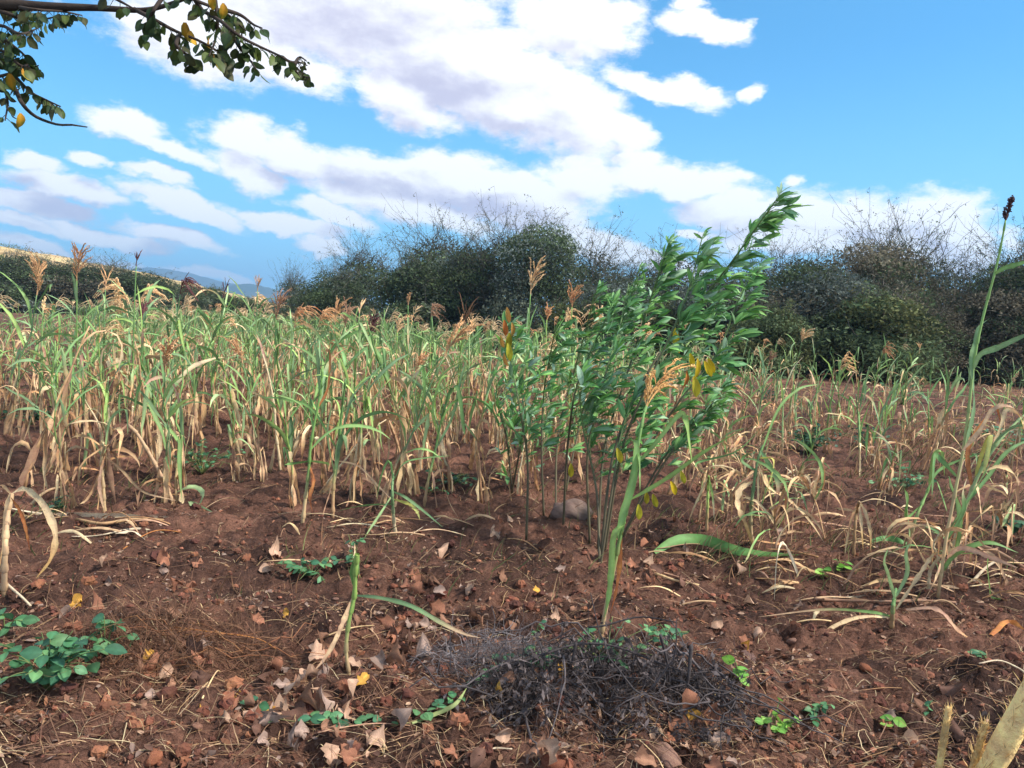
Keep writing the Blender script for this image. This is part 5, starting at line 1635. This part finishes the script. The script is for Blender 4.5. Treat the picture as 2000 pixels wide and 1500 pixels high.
def lieleaf(px, py, L, i=None):
    g = ground(px, py)
    i = r.randint(len(DM)) if i is None else i
    cn, sn, me = DM[i]
    if cn == 'golden' and r.rand() < .7:
        cn, sn, me = DM[r.randint(len(DM) - 8)]
    a = r.rand() * 6.28
    e = .02
    nx_ = -(H1(g[0] + e, g[1]) - H1(g[0] - e, g[1])) / (2 * e)
    ny_ = -(H1(g[0], g[1] + e) - H1(g[0], g[1] - e)) / (2 * e)
    up = norm(np.array([nx_, ny_ - .15, 1]) + .35 * r.randn(3)) * (1 if r.rand() < .6 else -1)
    d = np.array([math.cos(a), math.sin(a), .15 * r.randn()])
    M = frame(g + [0, 0, .010 + L * (.18 if up[2] < 0 else .10)], d, up, L)
    o = ob('dead_leaf', me, None, '%s %s dead leaf %s' % (sn, cn, where(px, py)), 'dead leaf', 'dead leaves strewn over the red soil', M=M)
    LABELLED.append((o, px, py))


DRIFT = [(610, 1310, 60, 55, 34), (570, 1385, 75, 35, 40), (680, 1450, 80, 25, 12), (340, 1310, 60, 35, 20), (250, 1150, 80, 25, 10), (830, 1170, 45, 40, 12), (800, 1270, 40, 25, 8), (880, 1230, 50, 30, 10), (1100, 1100, 120, 50, 14),
         (1010, 1220, 110, 40, 12), (1000, 1060, 120, 30, 8), (1330, 1110, 110, 60, 18), (1500, 1280, 80, 70, 14), (1080, 1345, 40, 30, 8), (700, 1080, 120, 40, 12), (430, 1120, 160, 50, 14), (1700, 1400, 150, 60, 8), (1060, 1475, 140, 18, 10), (1400, 1450, 90, 30, 10)]
for cx, cy_, sx, sy, n in DRIFT:
    for k in range(n):
        px, py = cx + sx * r.randn(), min(1496, cy_ + sy * r.randn())
        if py < 1010:
            continue
        lieleaf(px, py, .048 + .05 * r.rand())
for _ in range(9):
    lieleaf(1150 + 110 * r.randn(), 1335 + 22 * r.randn(), .05 + .03 * r.rand())
lieleaf(1065, 1355, .09, 16)
lieleaf(1080, 1340, .07, 17)

def lay(z):
    """Height of a stiff stem resting on bumpy ground of profile z (last axis)."""
    k_ = z.shape[-1]
    u_ = np.linspace(0, 1, k_)
    line = z[..., :1] * (1 - u_) + z[..., -1:] * u_
    lift = (z - line).max(-1, keepdims=True)
    return line + lift * .55


# ------------------------------------------------------------------ straw and fallen stalks one can pick out
def lay0(z):
    u_ = np.linspace(0, 1, len(z))
    return z[0] * (1 - u_) + z[-1] * u_


FS = [
    ('long pale bundle of straw lying at the field edge at left', [(10, 995), (100, 1015), (200, 1020), (330, 1015)], .022, 'pale'), ('thin straw strip lying before the long bundle at left', [(30, 1005), (90, 1022), (160, 1036)], .010, 'straw'),
    ('tan split stalk lying across the end of the straw bundle', [(150, 1018), (200, 1032), (260, 1028), (320, 1020)], .016, 'straw'), ('white-edged straw strip in front of the straw bundle', [(140, 1052), (190, 1048), (240, 1040), (275, 1032), (320, 1045)], .010, 'pale'),
    ('pale wavy leaf strip in front of the straw bundle', [(225, 1045), (260, 1050), (285, 1060)], .014, 'pale'), ('orange straw on the bare soil at left', [(240, 1078), (300, 1052), (355, 1043)], .006, 'rust'),
    ('slanting tan stalk behind the straw bundle at left', [(60, 985), (90, 968), (120, 955)], .016, 'straw'), ('pale stalk slanting down to the left edge', [(-10, 1125), (20, 1165), (60, 1190)], .010, 'pale'),
    ('orange stem across the dry twigs in front of the leaf drift', [(340, 1232), (420, 1250), (500, 1268), (540, 1275)], .005, 'rust'), ('thin pale stem left of the dead leaves', [(395, 1375), (420, 1340), (430, 1320)], .005, 'straw'),
    ('tan stalk lying right of the single pale green stalk', [(1280, 1125), (1320, 1135), (1365, 1148)], .012, 'straw'), ('long tan stalk lying below the mop-like stub', [(1250, 1115), (1330, 1140), (1400, 1170)], .008, 'straw'),
    ('pale arched straw below the cupped dry leaf', [(1560, 1120), (1530, 1110), (1515, 1140), (1512, 1180)], .010, 'pale'), ('curved straw right of the cupped dry leaf', [(1500, 1095), (1545, 1100), (1580, 1120), (1605, 1135)], .014, 'straw'),
    ('white straw leaf lying before the green blades', [(1600, 1170), (1640, 1172), (1690, 1170)], .022, 'pale'), ('straw stalk lying under the green blades', [(1590, 1175), (1640, 1185), (1740, 1180), (1800, 1175)], .014, 'straw'),
    ('straw leaf lying to the left of the green blades', [(1680, 1150), (1720, 1145), (1780, 1150)], .014, 'straw'), ('rusty dead leaf strip at the right edge', [(1935, 1245), (1965, 1225), (2000, 1235)], .018, 'rust'),
    ('thick straw leaf lying behind the tall thick stalk', [(1870, 1070), (1930, 1085), (2000, 1110)], .024, 'straw'), ('pale upright straw blade beside the tall thick stalk', [(1900, 1140), (1925, 1115), (1950, 1098)], .014, 'pale'),
    ('white curled strip above the frayed stalks', [(2010, 1330), (1985, 1315), (1950, 1300), (1910, 1318)], .007, 'pale'), ('thin straw stem along the front of the creeping vine', [(620, 1440), (720, 1430), (800, 1425)], .004, 'straw'),
    ('pale bent straw right of the creeping vine, at the lower edge', [(940, 1490), (960, 1475), (1000, 1472)], .005, 'pale'), ('tan straw before the foot of the broken stub', [(615, 1260), (680, 1240), (730, 1230)], .006, 'straw'),
    ('pair of pale straws in front of the star-shaped plant', [(790, 1055), (830, 1035), (860, 1015)], .005, 'pale'), ('dry stalk lying among straw near the bent pale stub', [(1740, 990), (1800, 1010), (1860, 1015)], .010, 'straw'),
    ('arched thick dry stalk standing out of the straw near the dry plant', [(1500, 950), (1545, 965), (1585, 1010), (1610, 1058)], .010, 'straw'), ('shrivelled white leaf behind the cupped dry leaf', [(1535, 915), (1550, 930), (1548, 950), (1570, 955), (1600, 970)], .016, 'pale'),
]
for lab, pts, w, cn in FS:
    gm = ground(*pts[len(pts) // 2])
    P = smoothpts(np.array([ground(a, b) - gm for a, b in pts]), 14)
    P[:, 2] = .6 * P[:, 2] + .4 * lay0(P[:, 2]) + .015 + .03 * np.sin(np.linspace(0, math.pi, 14)) * r.rand() + (.14 * np.sin(np.linspace(0, math.pi, 14)) if 'arched' in lab else 0)
    c0 = {'pale': rgb(222, 200, 168), 'straw': pick(r, STRAWS), 'rust': rgb(190, 126, 74)}[cn]
    cc = leafcol(r, 14, c0, c0 * .85, .5)
    if w < .009 or 'stalk' in lab:
        mb = tube(P, np.linspace(w, w * .7, 14) * (.7 if w > .009 else .6), 6, cc)
    else:
        mb = ribbon(P, w * np.interp(np.linspace(0, 1, 14), [0, .2, .7, 1], [.5, 1, .9, .15]), norm(np.cross(norm(P[-1] - P[0]), [0, 0, 1])) + np.array([0, 0, .4]), cc, None, .5, np.cumsum(r.randn(14)) * .18)
    ob('fallen_straw', mb.mesh('fallen_straw', M_DRY), None, lab, 'straw', 'fallen straw on the soil', loc=gm)

for (cx, cy_, sx, sy, n_, wh) in [(160, 1020, 110, 22, 12, 'in the straw heap at the left field edge'), (1560, 1130, 70, 35, 14, 'in the straw litter left of the green blades'), (1840, 1150, 70, 40, 16, 'strewn round the foot of the tall thick stalk'),
                                  (1400, 1110, 90, 40, 10, 'on the soil below the mop-like stub'), (640, 1040, 130, 25, 10, 'before the first row left of the centre'), (1640, 1010, 90, 40, 12, 'round the pale bent stub'), (860, 1040, 90, 20, 8, 'before the first row right of the star-shaped plant')]:
    for k in range(n_):
        px, py = cx + sx * r.randn(), cy_ + sy * r.randn()
        gm = ground(px, py)
        a = .35 * r.randn() + (3.14 if r.rand() < .5 else 0)
        L = .12 + .30 * r.rand()
        K = 12
        aa = a + np.cumsum(.09 * r.randn(K))
        P = np.cumsum(np.stack([np.cos(aa), np.sin(aa), 0 * aa], 1) * L / K, 0)
        P[:, 2] = lay(H(P[:, 0] + gm[0], P[:, 1] + gm[1]) - gm[2]) + .006 + .05 * r.rand() * np.sin(np.linspace(0, math.pi, K))
        w = .004 + .008 * r.rand()
        c0 = pick(r, STRAWS) * (.75 + .4 * r.rand())
        if r.rand() < .3:
            mb = tube(P, w * .55, 5, leafcol(r, K, c0, c0 * .8, .5))
            sh_ = 'thin stalk'
        else:
            mb = ribbon(P, w * np.interp(np.linspace(0, 1, K), [0, .2, .7, 1], [.5, 1, .9, .15]) * (1 + .15 * r.randn(K)), norm(np.cross(norm(P[-1] - P[0]), [0, 0, 1])) + np.array([0, 0, .5]), leafcol(r, K, c0, c0 * .8, .5), None, .5, np.cumsum(r.randn(K)) * .2)
            sh_ = 'crinkled strip' if w < .008 else 'broad strip'
        o = ob('fallen_straw', mb.mesh('fallen_straw', M_DRY), None, '%s%s of straw %s' % ('short ' if L < .25 else 'long ', sh_, wh), 'straw', 'fallen straw on the soil', loc=gm)
        LABELLED.append((o, px, py))

# frayed dry stalks close to the camera at the lower right
for lab, base, top, r0, r1, dist in [
        ('thin frayed pale stalk standing out of focus in the lower right corner', (1826, 1560), (1853, 1382), .010, .006, 1.5),
        ('thick shaggy tan stalk leaning in from the lower right corner', (1905, 1560), (2030, 1325), .030, .020, 1.45),
        ('short split pale stalk between the thin and the thick frayed ones', (1885, 1570), (1925, 1412), .020, .006, 1.5)]:
    b, tpt = at(base[0], base[1], dist), at(top[0], top[1], dist - .05)
    dr = norm(b - tpt)
    ft = b + dr * (max(0.0, b[2] - H1(b[0], b[1])) / max(.2, -dr[2]))
    ft[2] = H1(ft[0], ft[1]) - .01
    P = smoothpts(np.array([[0, 0, 0], (b - ft) * .5 + [.01, 0, 0], b - ft, tpt - ft]), 22)
    o = ob('dry_stalk', None, None, lab, 'stalk', loc=ft)
    c = np.clip(rgb(250, 208, 140) * (1 + .10 * r.randn(22, 1)), 0, 1)
    ob('stalk', tube(P, np.linspace(r0, r1, 22) * (1 + .06 * r.randn(22)), 9, c).mesh('stalk', M_STALK), o)
    n = 800
    i = r.randint(0, 21, n)
    st0 = P[i] + (P[i + 1] - P[i]) * r.rand(n, 1)
    T = norm(P[-1] - P[0])
    out = norm(np.cross(np.broadcast_to(T, (n, 3)), r.randn(n, 3)))
    dd = norm(out * .14 + T * (1 if r.rand() < 2 else -1) + .3 * r.randn(n, 3))
    ll = (.010 + .026 * r.rand(n)) * (r0 / .03) ** .5
    u = np.linspace(0, 1, 4)
    rad_i = np.interp(i / 21., [0, 1], [r0, r1])
    Q = (st0 + out * rad_i[:, None] * .95)[:, None] + dd[:, None] * (ll[:, None] * u)[..., None]
    fr = ribbons(Q, np.outer(np.full(n, .0009), [1, 1, .7, .2]), norm(np.cross(dd, out)), rgb(238, 200, 140) * (.7 + .5 * r.rand(n, 1)))
    ob('husk_fibre', fr.mesh('husk_fibre', M_DRY), o, kind='stuff')

# ------------------------------------------------------------------ heap of dry brush
g = ground(1185, 1350)
heap = ob('brush_heap', None, None, 'tangled heap of dark grey dry brush lying on the red soil in front', 'brush heap', loc=g)
bc = rgb(94, 85, 84)


def tangle(n, c0, sx, sy, hz, L, w, r, K=7):
    P = np.zeros((n, K, 3))
    a = r.rand(n) * 6.28
    rr = np.sqrt(r.rand(n))
    P[:, 0, 0] = c0[0] + np.cos(a) * rr * sx
    P[:, 0, 1] = c0[1] + np.sin(a) * rr * sy
    P[:, 0, 2] = hz * r.rand(n) ** 1.5 * (1.15 - rr)
    d = norm(np.stack([r.randn(n) * 1.1, r.randn(n) * .6, r.randn(n) * .45 + .15], 1))
    st = L * (.4 + r.rand(n)) / (K - 1)
    for k in range(1, K):
        P[:, k] = P[:, k - 1] + d * st[:, None]
        d = norm(d + .24 * r.randn(n, 3) + np.array([0, 0, -.03]))
    return P, np.outer(w * (.4 + 1.6 * r.rand(n) ** 3), np.linspace(1, .4, K)), norm(np.cross(P[:, -1] - P[:, 0], r.randn(n, 3)))


def onground(P, g, cl=.004):
    z = H(P[..., 0] + g[0], P[..., 1] + g[1]) - g[2]
    P[..., 2] = np.maximum(P[..., 2], 0) + z + cl
    return P


P, W_, S = tangle(4600, (0, 0), .50, .19, .10, .20, .0014, r)
keep = perlin(P[:, 0, 0] * 4.5 + 9, P[:, 0, 1] * 6) + .25 * r.randn(len(P)) > 0.02
P, W_, S = P[keep], W_[keep], S[keep]
nt_ = len(P)
P = onground(P, g)
fine = ribbons(P, W_, S, bc * (.4 + .9 * r.rand(nt_, 1)))
P2, W2, S2 = tangle(900, (-.42, .22), .26, .16, .12, .14, .0013, r)
P2 = onground(P2, g)
fine.addmb(ribbons(P2, W2, S2, rgb(138, 128, 128) * (.6 + .6 * r.rand(900, 1))))
k = 2600
nl = 2600
ii = r.randint(0, nt_, nl)
v, q, c = leafcloud(P[ii, 3], np.full(nl, .014), nl, .013, np.broadcast_to(rgb(112, 100, 98), (nl, 3)) * (.6 + .8 * r.rand(nl, 1)), rng=r)
fine.add(v, q, None, c)
ob('fine_twig', fine.mesh('fine_twig', M_DRY), heap, kind='stuff')
for k in range(34):
    a0 = np.array([-.45 + .9 * r.rand(), -.15 + .32 * r.rand(), .02 + .10 * r.rand()])
    dv = norm(np.array([r.randn(), .35 * r.randn(), .25 * r.randn()])) * (.2 + .3 * r.rand())
    Q = smoothpts(np.array([a0, a0 + dv * .5 + .03 * r.randn(3), a0 + dv]), 9)
    Q = onground(Q[None], g)[0]
    ob('twig', tube(Q, np.linspace(.0042, .0018, 9) * (.6 + .7 * r.rand()), 5, bc * (.55 + .5 * r.rand())).mesh('twig', M_BARK), heap)
for pts, w in [([(1000, 1300), (1070, 1275), (1130, 1258), (1200, 1262), (1300, 1300), (1330, 1310)], .005), ([(880, 1340), (1010, 1322), (1150, 1308), (1290, 1315)], .0045), ([(1230, 1345), (1340, 1342), (1430, 1352)], .005),
               ([(1125, 1255), (1118, 1290), (1110, 1310)], .006), ([(1350, 1260), (1345, 1320), (1340, 1350)], .007), ([(1290, 1240), (1300, 1280), (1305, 1300)], .006), ([(1150, 1225), (1180, 1222), (1250, 1205), (1320, 1215)], .004)]:
    Q = smoothpts(np.array([at(a, b, g[1] - .02 + .1 * r.rand()) - g for a, b in pts]), 14)
    ob('twig', tube(Q, np.linspace(w, w * .6, 14), 6, bc * .55).mesh('twig', M_BARK), heap)

g = ground(330, 1270)
hp = ob('brush_heap', None, None, 'thin mat of brown twigs and roots left of the dead leaf drift', 'brush heap', loc=g)
P, W_, S = tangle(1300, (0, 0), .42, .24, .06, .24, .0013, r)
P = onground(P, g)
ob('fine_twig', ribbons(P, W_, S, rgb(126, 92, 72) * (.5 + .8 * r.rand(1300, 1))).mesh('fine_twig', M_DRY), hp, kind='stuff')
for k in range(12):
    a0 = np.array([-.4 + .7 * r.rand(), -.2 + .35 * r.rand(), .01 + .04 * r.rand()])
    Q = smoothpts(np.array([a0, a0 + [.12, .02 * r.randn(), .03], a0 + [.25 + .1 * r.rand(), .12 * r.randn(), .01]]), 9)
    ob('twig', tube(onground(Q[None], g)[0], np.linspace(.003, .0015, 9), 5, rgb(136, 92, 64) * (.7 + .5 * r.rand())).mesh('twig', M_BARK), hp)

# ------------------------------------------------------------------ uncountable small litter
def scatter(n, pymin, pymax, pxr=(-60, 2060), power=1.0):
    out = []
    px = pxr[0] + (pxr[1] - pxr[0]) * r.rand(n)
    py = pymin + (pymax - pymin) * r.rand(n) ** power
    hor = 577 + .05 * px
    d = np.array([F + (a - 1000) / FP * RC - (b - 750) / FP * UC for a, b in zip(px, py)])
    t = -CAM[2] / np.minimum(d[:, 2], -1e-4)
    p = CAM + d * t[:, None]
    p[:, 2] = H(p[:, 0], p[:, 1])
    return p


# straw wisps lying about
n = 11000
p = scatter(n, 900, 1500)
K = 6
a = r.rand(n) * 6.28
d = np.stack([np.cos(a), np.sin(a) * .6, np.zeros(n)], 1)
L = .03 + .15 * r.rand(n) ** 2.5
P = np.zeros((n, K, 3))
P[:, 0] = p
for k in range(1, K):
    P[:, k] = P[:, k - 1] + d * (L / (K - 1))[:, None]
    d = norm(d + .15 * r.randn(n, 3) * np.array([1, 1, 0]))
P[..., 2] = lay(H(P[..., 0], P[..., 1])) + .003 + (.008 * r.rand(n) ** 2)[:, None] + .02 * (r.rand(n) ** 3)[:, None] * np.sin(np.linspace(0, math.pi, K))
cc = np.array([pick(r, STRAWS) if r.rand() < .42 else rgb(142, 106, 84) for _ in range(n)]) * (.4 + .5 * r.rand(n, 1))
ob('straw_litter', ribbons(P, np.outer(.0006 + .0011 * r.rand(n) ** 2, np.ones(K)), norm(np.stack([-np.sin(a), np.cos(a), .3 * r.randn(n)], 1)), cc).mesh('straw_litter', M_DRY), label='wisps of straw and rootlets strewn over the soil', kind='stuff')

# crumbled leaf bits
n = 24000
p = scatter(n, 900, 1500, power=.85) + [0, 0, .004]
kp = perlin(p[:, 0] * 1.7 + 8, p[:, 1] * 1.7) + .4 * r.randn(n) > -.1 + .6 * (p[:, 0] < -.45) * (p[:, 1] < 2.75)
p = p[kp]
n = len(p)
ax = norm(r.randn(n, 3) * [1, 1, .35])
bx = norm(np.cross(norm(r.randn(n, 3) * .35 + [0, 0, 1]), ax))
s = (.003 + .015 * r.rand(n) ** 2.2)[:, None]
cz = np.abs(r.randn(n, 1)) * s * .45 * np.array([0, 0, 1])
jit = lambda: (.75 + .5 * r.rand(n, 1))
v = np.stack([p - ax * s * jit(), p - ax * s * .45 + bx * s * .5 * jit() + cz * jit(), p + ax * s * .5 + bx * s * .45 * jit() + cz * jit(), p + ax * s * jit(), p + ax * s * .4 - bx * s * .5 * jit() + cz * jit(), p - ax * s * .5 - bx * s * .45 * jit() + cz * jit()], 1).reshape(-1, 3)
b6 = np.arange(n)[:, None] * 6
q6 = np.concatenate([b6 + np.array([[0, 1, 2, 3]]), b6 + np.array([[0, 3, 4, 5]])], 0)
lc = np.array([pick(r, [c_ for _, c_ in DC[:5]]) for _ in range(n)]) * (.45 + .65 * r.rand(n, 1))
ob('leaf_litter', MB().add(v, q6, None, np.repeat(np.clip(lc, 0, 1), 6, 0)).mesh('leaf_litter', M_DRY), label='crumbled bits of dead leaf over the soil', kind='stuff')

# clods and grit
n = 9000
p = scatter(n, 940, 1500)
kp = perlin(p[:, 0] * 2.2 + 3, p[:, 1] * 2.2) + .35 * r.randn(n) > np.interp(p[:, 1], [2.2, 3.2], [.35, .0]) + .5 * (p[:, 0] < -.45) * (p[:, 1] < 2.75)
p = p[kp]
n = len(p)
ph = (1 + 5 ** .5) / 2
ico = norm(np.array([(-1, ph, 0), (1, ph, 0), (-1, -ph, 0), (1, -ph, 0), (0, -1, ph), (0, 1, ph), (0, -1, -ph), (0, 1, -ph), (ph, 0, -1), (ph, 0, 1), (-ph, 0, -1), (-ph, 0, 1)], float))
it = np.array([(0, 11, 5), (0, 5, 1), (0, 1, 7), (0, 7, 10), (0, 10, 11), (1, 5, 9), (5, 11, 4), (11, 10, 2), (10, 7, 6), (7, 1, 8), (3, 9, 4), (3, 4, 2), (3, 2, 6), (3, 6, 8), (3, 8, 9), (4, 9, 5), (2, 4, 11), (6, 2, 10), (8, 6, 7), (9, 8, 1)])
s = (.002 + .016 * r.rand(n) ** 3.5)
v = p[:, None] + ico[None] * (1 + .35 * r.randn(n, 12, 1) * .6) * s[:, None, None] * (np.array([1, 1, .7]) * (.8 + .4 * r.rand(n, 1, 3))) + np.array([0, 0, .002])
cl = np.array([pick(r, [rgb(104, 66, 54), rgb(120, 76, 60), rgb(92, 60, 50), rgb(108, 70, 56), rgb(150, 98, 76)]) for _ in range(n)]) * (.7 + .5 * r.rand(n, 1))
n2 = 1700
p2 = scatter(n2, 985, 1500)
kp = perlin(p2[:, 0] * 1.8 + 3, p2[:, 1] * 1.8) + .4 * r.randn(n2) > .05
p2 = p2[kp]
lump = [rock(r, 1, .85, .75, np.array([1, 1, 1.]), .42, 6).arrays() for _ in range(8)]
big = MB()
for k, pp in enumerate(p2):
    v_, q_, _, _ = lump[k % 8]
    s_ = .007 + .030 * r.rand() ** 2.6
    a_ = r.rand() * 6.28
    ro = np.array([[math.cos(a_), -math.sin(a_), 0], [math.sin(a_), math.cos(a_), 0], [0, 0, 1]])
    big.add((v_ * s_) @ ro.T + pp + [0, 0, s_ * .1], q_, None, pick(r, [rgb(118, 74, 58), rgb(132, 84, 64), rgb(104, 66, 54), rgb(146, 94, 70), rgb(96, 62, 52)]) * (.8 + .4 * r.rand()))
ob('clods', big.mesh('clods', M_STONE, False), label='lumps of red earth lying on the tilled soil', kind='stuff')
ob('clods', MB().add(v.reshape(-1, 3), None, (it[None] + np.arange(n)[:, None, None] * 12).reshape(-1, 3), np.repeat(cl, 12, 0)).mesh('clods', M_STONE, False), label='crumbs and clods of red earth', kind='stuff')

# dry grass and undergrowth in and behind the crop
n = 60000
p = scatter(n, 625, 1200, power=.9)
px_ = 1000 + FP * ((p - CAM) @ RC) / ((p - CAM) @ F)
py_ = 750 - FP * ((p - CAM) @ UC) / ((p - CAM) @ F)
keep = (p[:, 1] > 3) & (p[:, 1] < 90) & (perlin(p[:, 0] * .9, p[:, 1] * .9) + .5 * perlin(p[:, 0] * 3, p[:, 1] * 3) > -.05) & (r.rand(n) < np.where(px_ > 1350, .6, .5) * np.where((py_ > 830) & (px_ < 1350), .3, 1) * np.interp(py_, [930, 1190], [1, 0]))
p = p[keep]
n = len(p)
K = 4
hh = (.05 + .20 * r.rand(n) ** 1.5) * np.where(p[:, 1] > 8, 1.7, .8)
dd = norm(np.stack([.45 * r.randn(n) + .2, .4 * r.randn(n), np.ones(n)], 1))
u = np.linspace(0, 1, K)
P = p[:, None] + dd[:, None] * (hh[:, None] * u)[..., None] + np.array([.5, 0, -.35]) * (hh[:, None] * u ** 2)[..., None] * r.rand(n, 1, 1)
wd = .0016 + .00035 * p[:, 1]
cc = np.array([rgb(168, 126, 94), rgb(146, 108, 80), rgb(190, 156, 118), rgb(122, 122, 78), rgb(104, 116, 74), rgb(132, 96, 72)])[r.randint(0, 6, n)] * (.55 + .6 * r.rand(n, 1))
ob('dry_grass', ribbons(P, np.outer(wd, [1, .9, .6, .15]), norm(np.cross(dd, r.randn(n, 3))), cc).mesh('dry_grass', M_DRY), label='low dry grass and weeds between and behind the crop', kind='stuff')

# ------------------------------------------------------------------ labels that would repeat say which one they mean
from collections import defaultdict
by = defaultdict(list)
for o, px, py in LABELLED:
    by[o['label']].append((px, py, o))
for o in list(SC.objects):
    if o.get('group') == 'sorghum plants standing in the field':
        x, yv = project(np.array(o.location))
        by[o['label']].append((x, yv, o))
for lab, items in by.items():
    if len(items) < 2:
        continue
    items.sort(key=lambda a: a[0])
    names = {2: ['left one', 'right one'], 3: ['left one', 'middle one', 'right one'], 4: ['leftmost', 'second from left', 'third from left', 'rightmost']}.get(len(items))
    for k, (_, _, o) in enumerate(items):
        tag = names[k] if names else ['leftmost', 'second from left', 'third from left', 'fourth from left', 'fifth from left', 'sixth from left', 'seventh from left', 'eighth from left', 'ninth from left', 'tenth from left', 'eleventh from left', 'twelfth from left', 'thirteenth from left', 'fourteenth from left'][min(k, 13)]
        wv_ = lab.replace(',', '').split()
        o['label'] = ' '.join(wv_[:16 - len(tag.split())]) + ', ' + tag

# ------------------------------------------------------------------ haze
hb = bpy.data.materials.new('haze')
hb.use_nodes = True
t = hb.node_tree
t.nodes.clear()
pv = N(t, 'ShaderNodeVolumePrincipled', inp={'Color': (0.40, 0.68, 1.0, 1), 'Density': 0.00038, 'Anisotropy': 0.2})
o = N(t, 'ShaderNodeOutputMaterial')
t.links.new(pv.outputs[0], o.inputs['Volume'])
v, q = box(-5600, 5600, -200, 5200, -6, 215)
ob('haze', MB().add(v, q).mesh('haze', hb, False), kind='stuff')
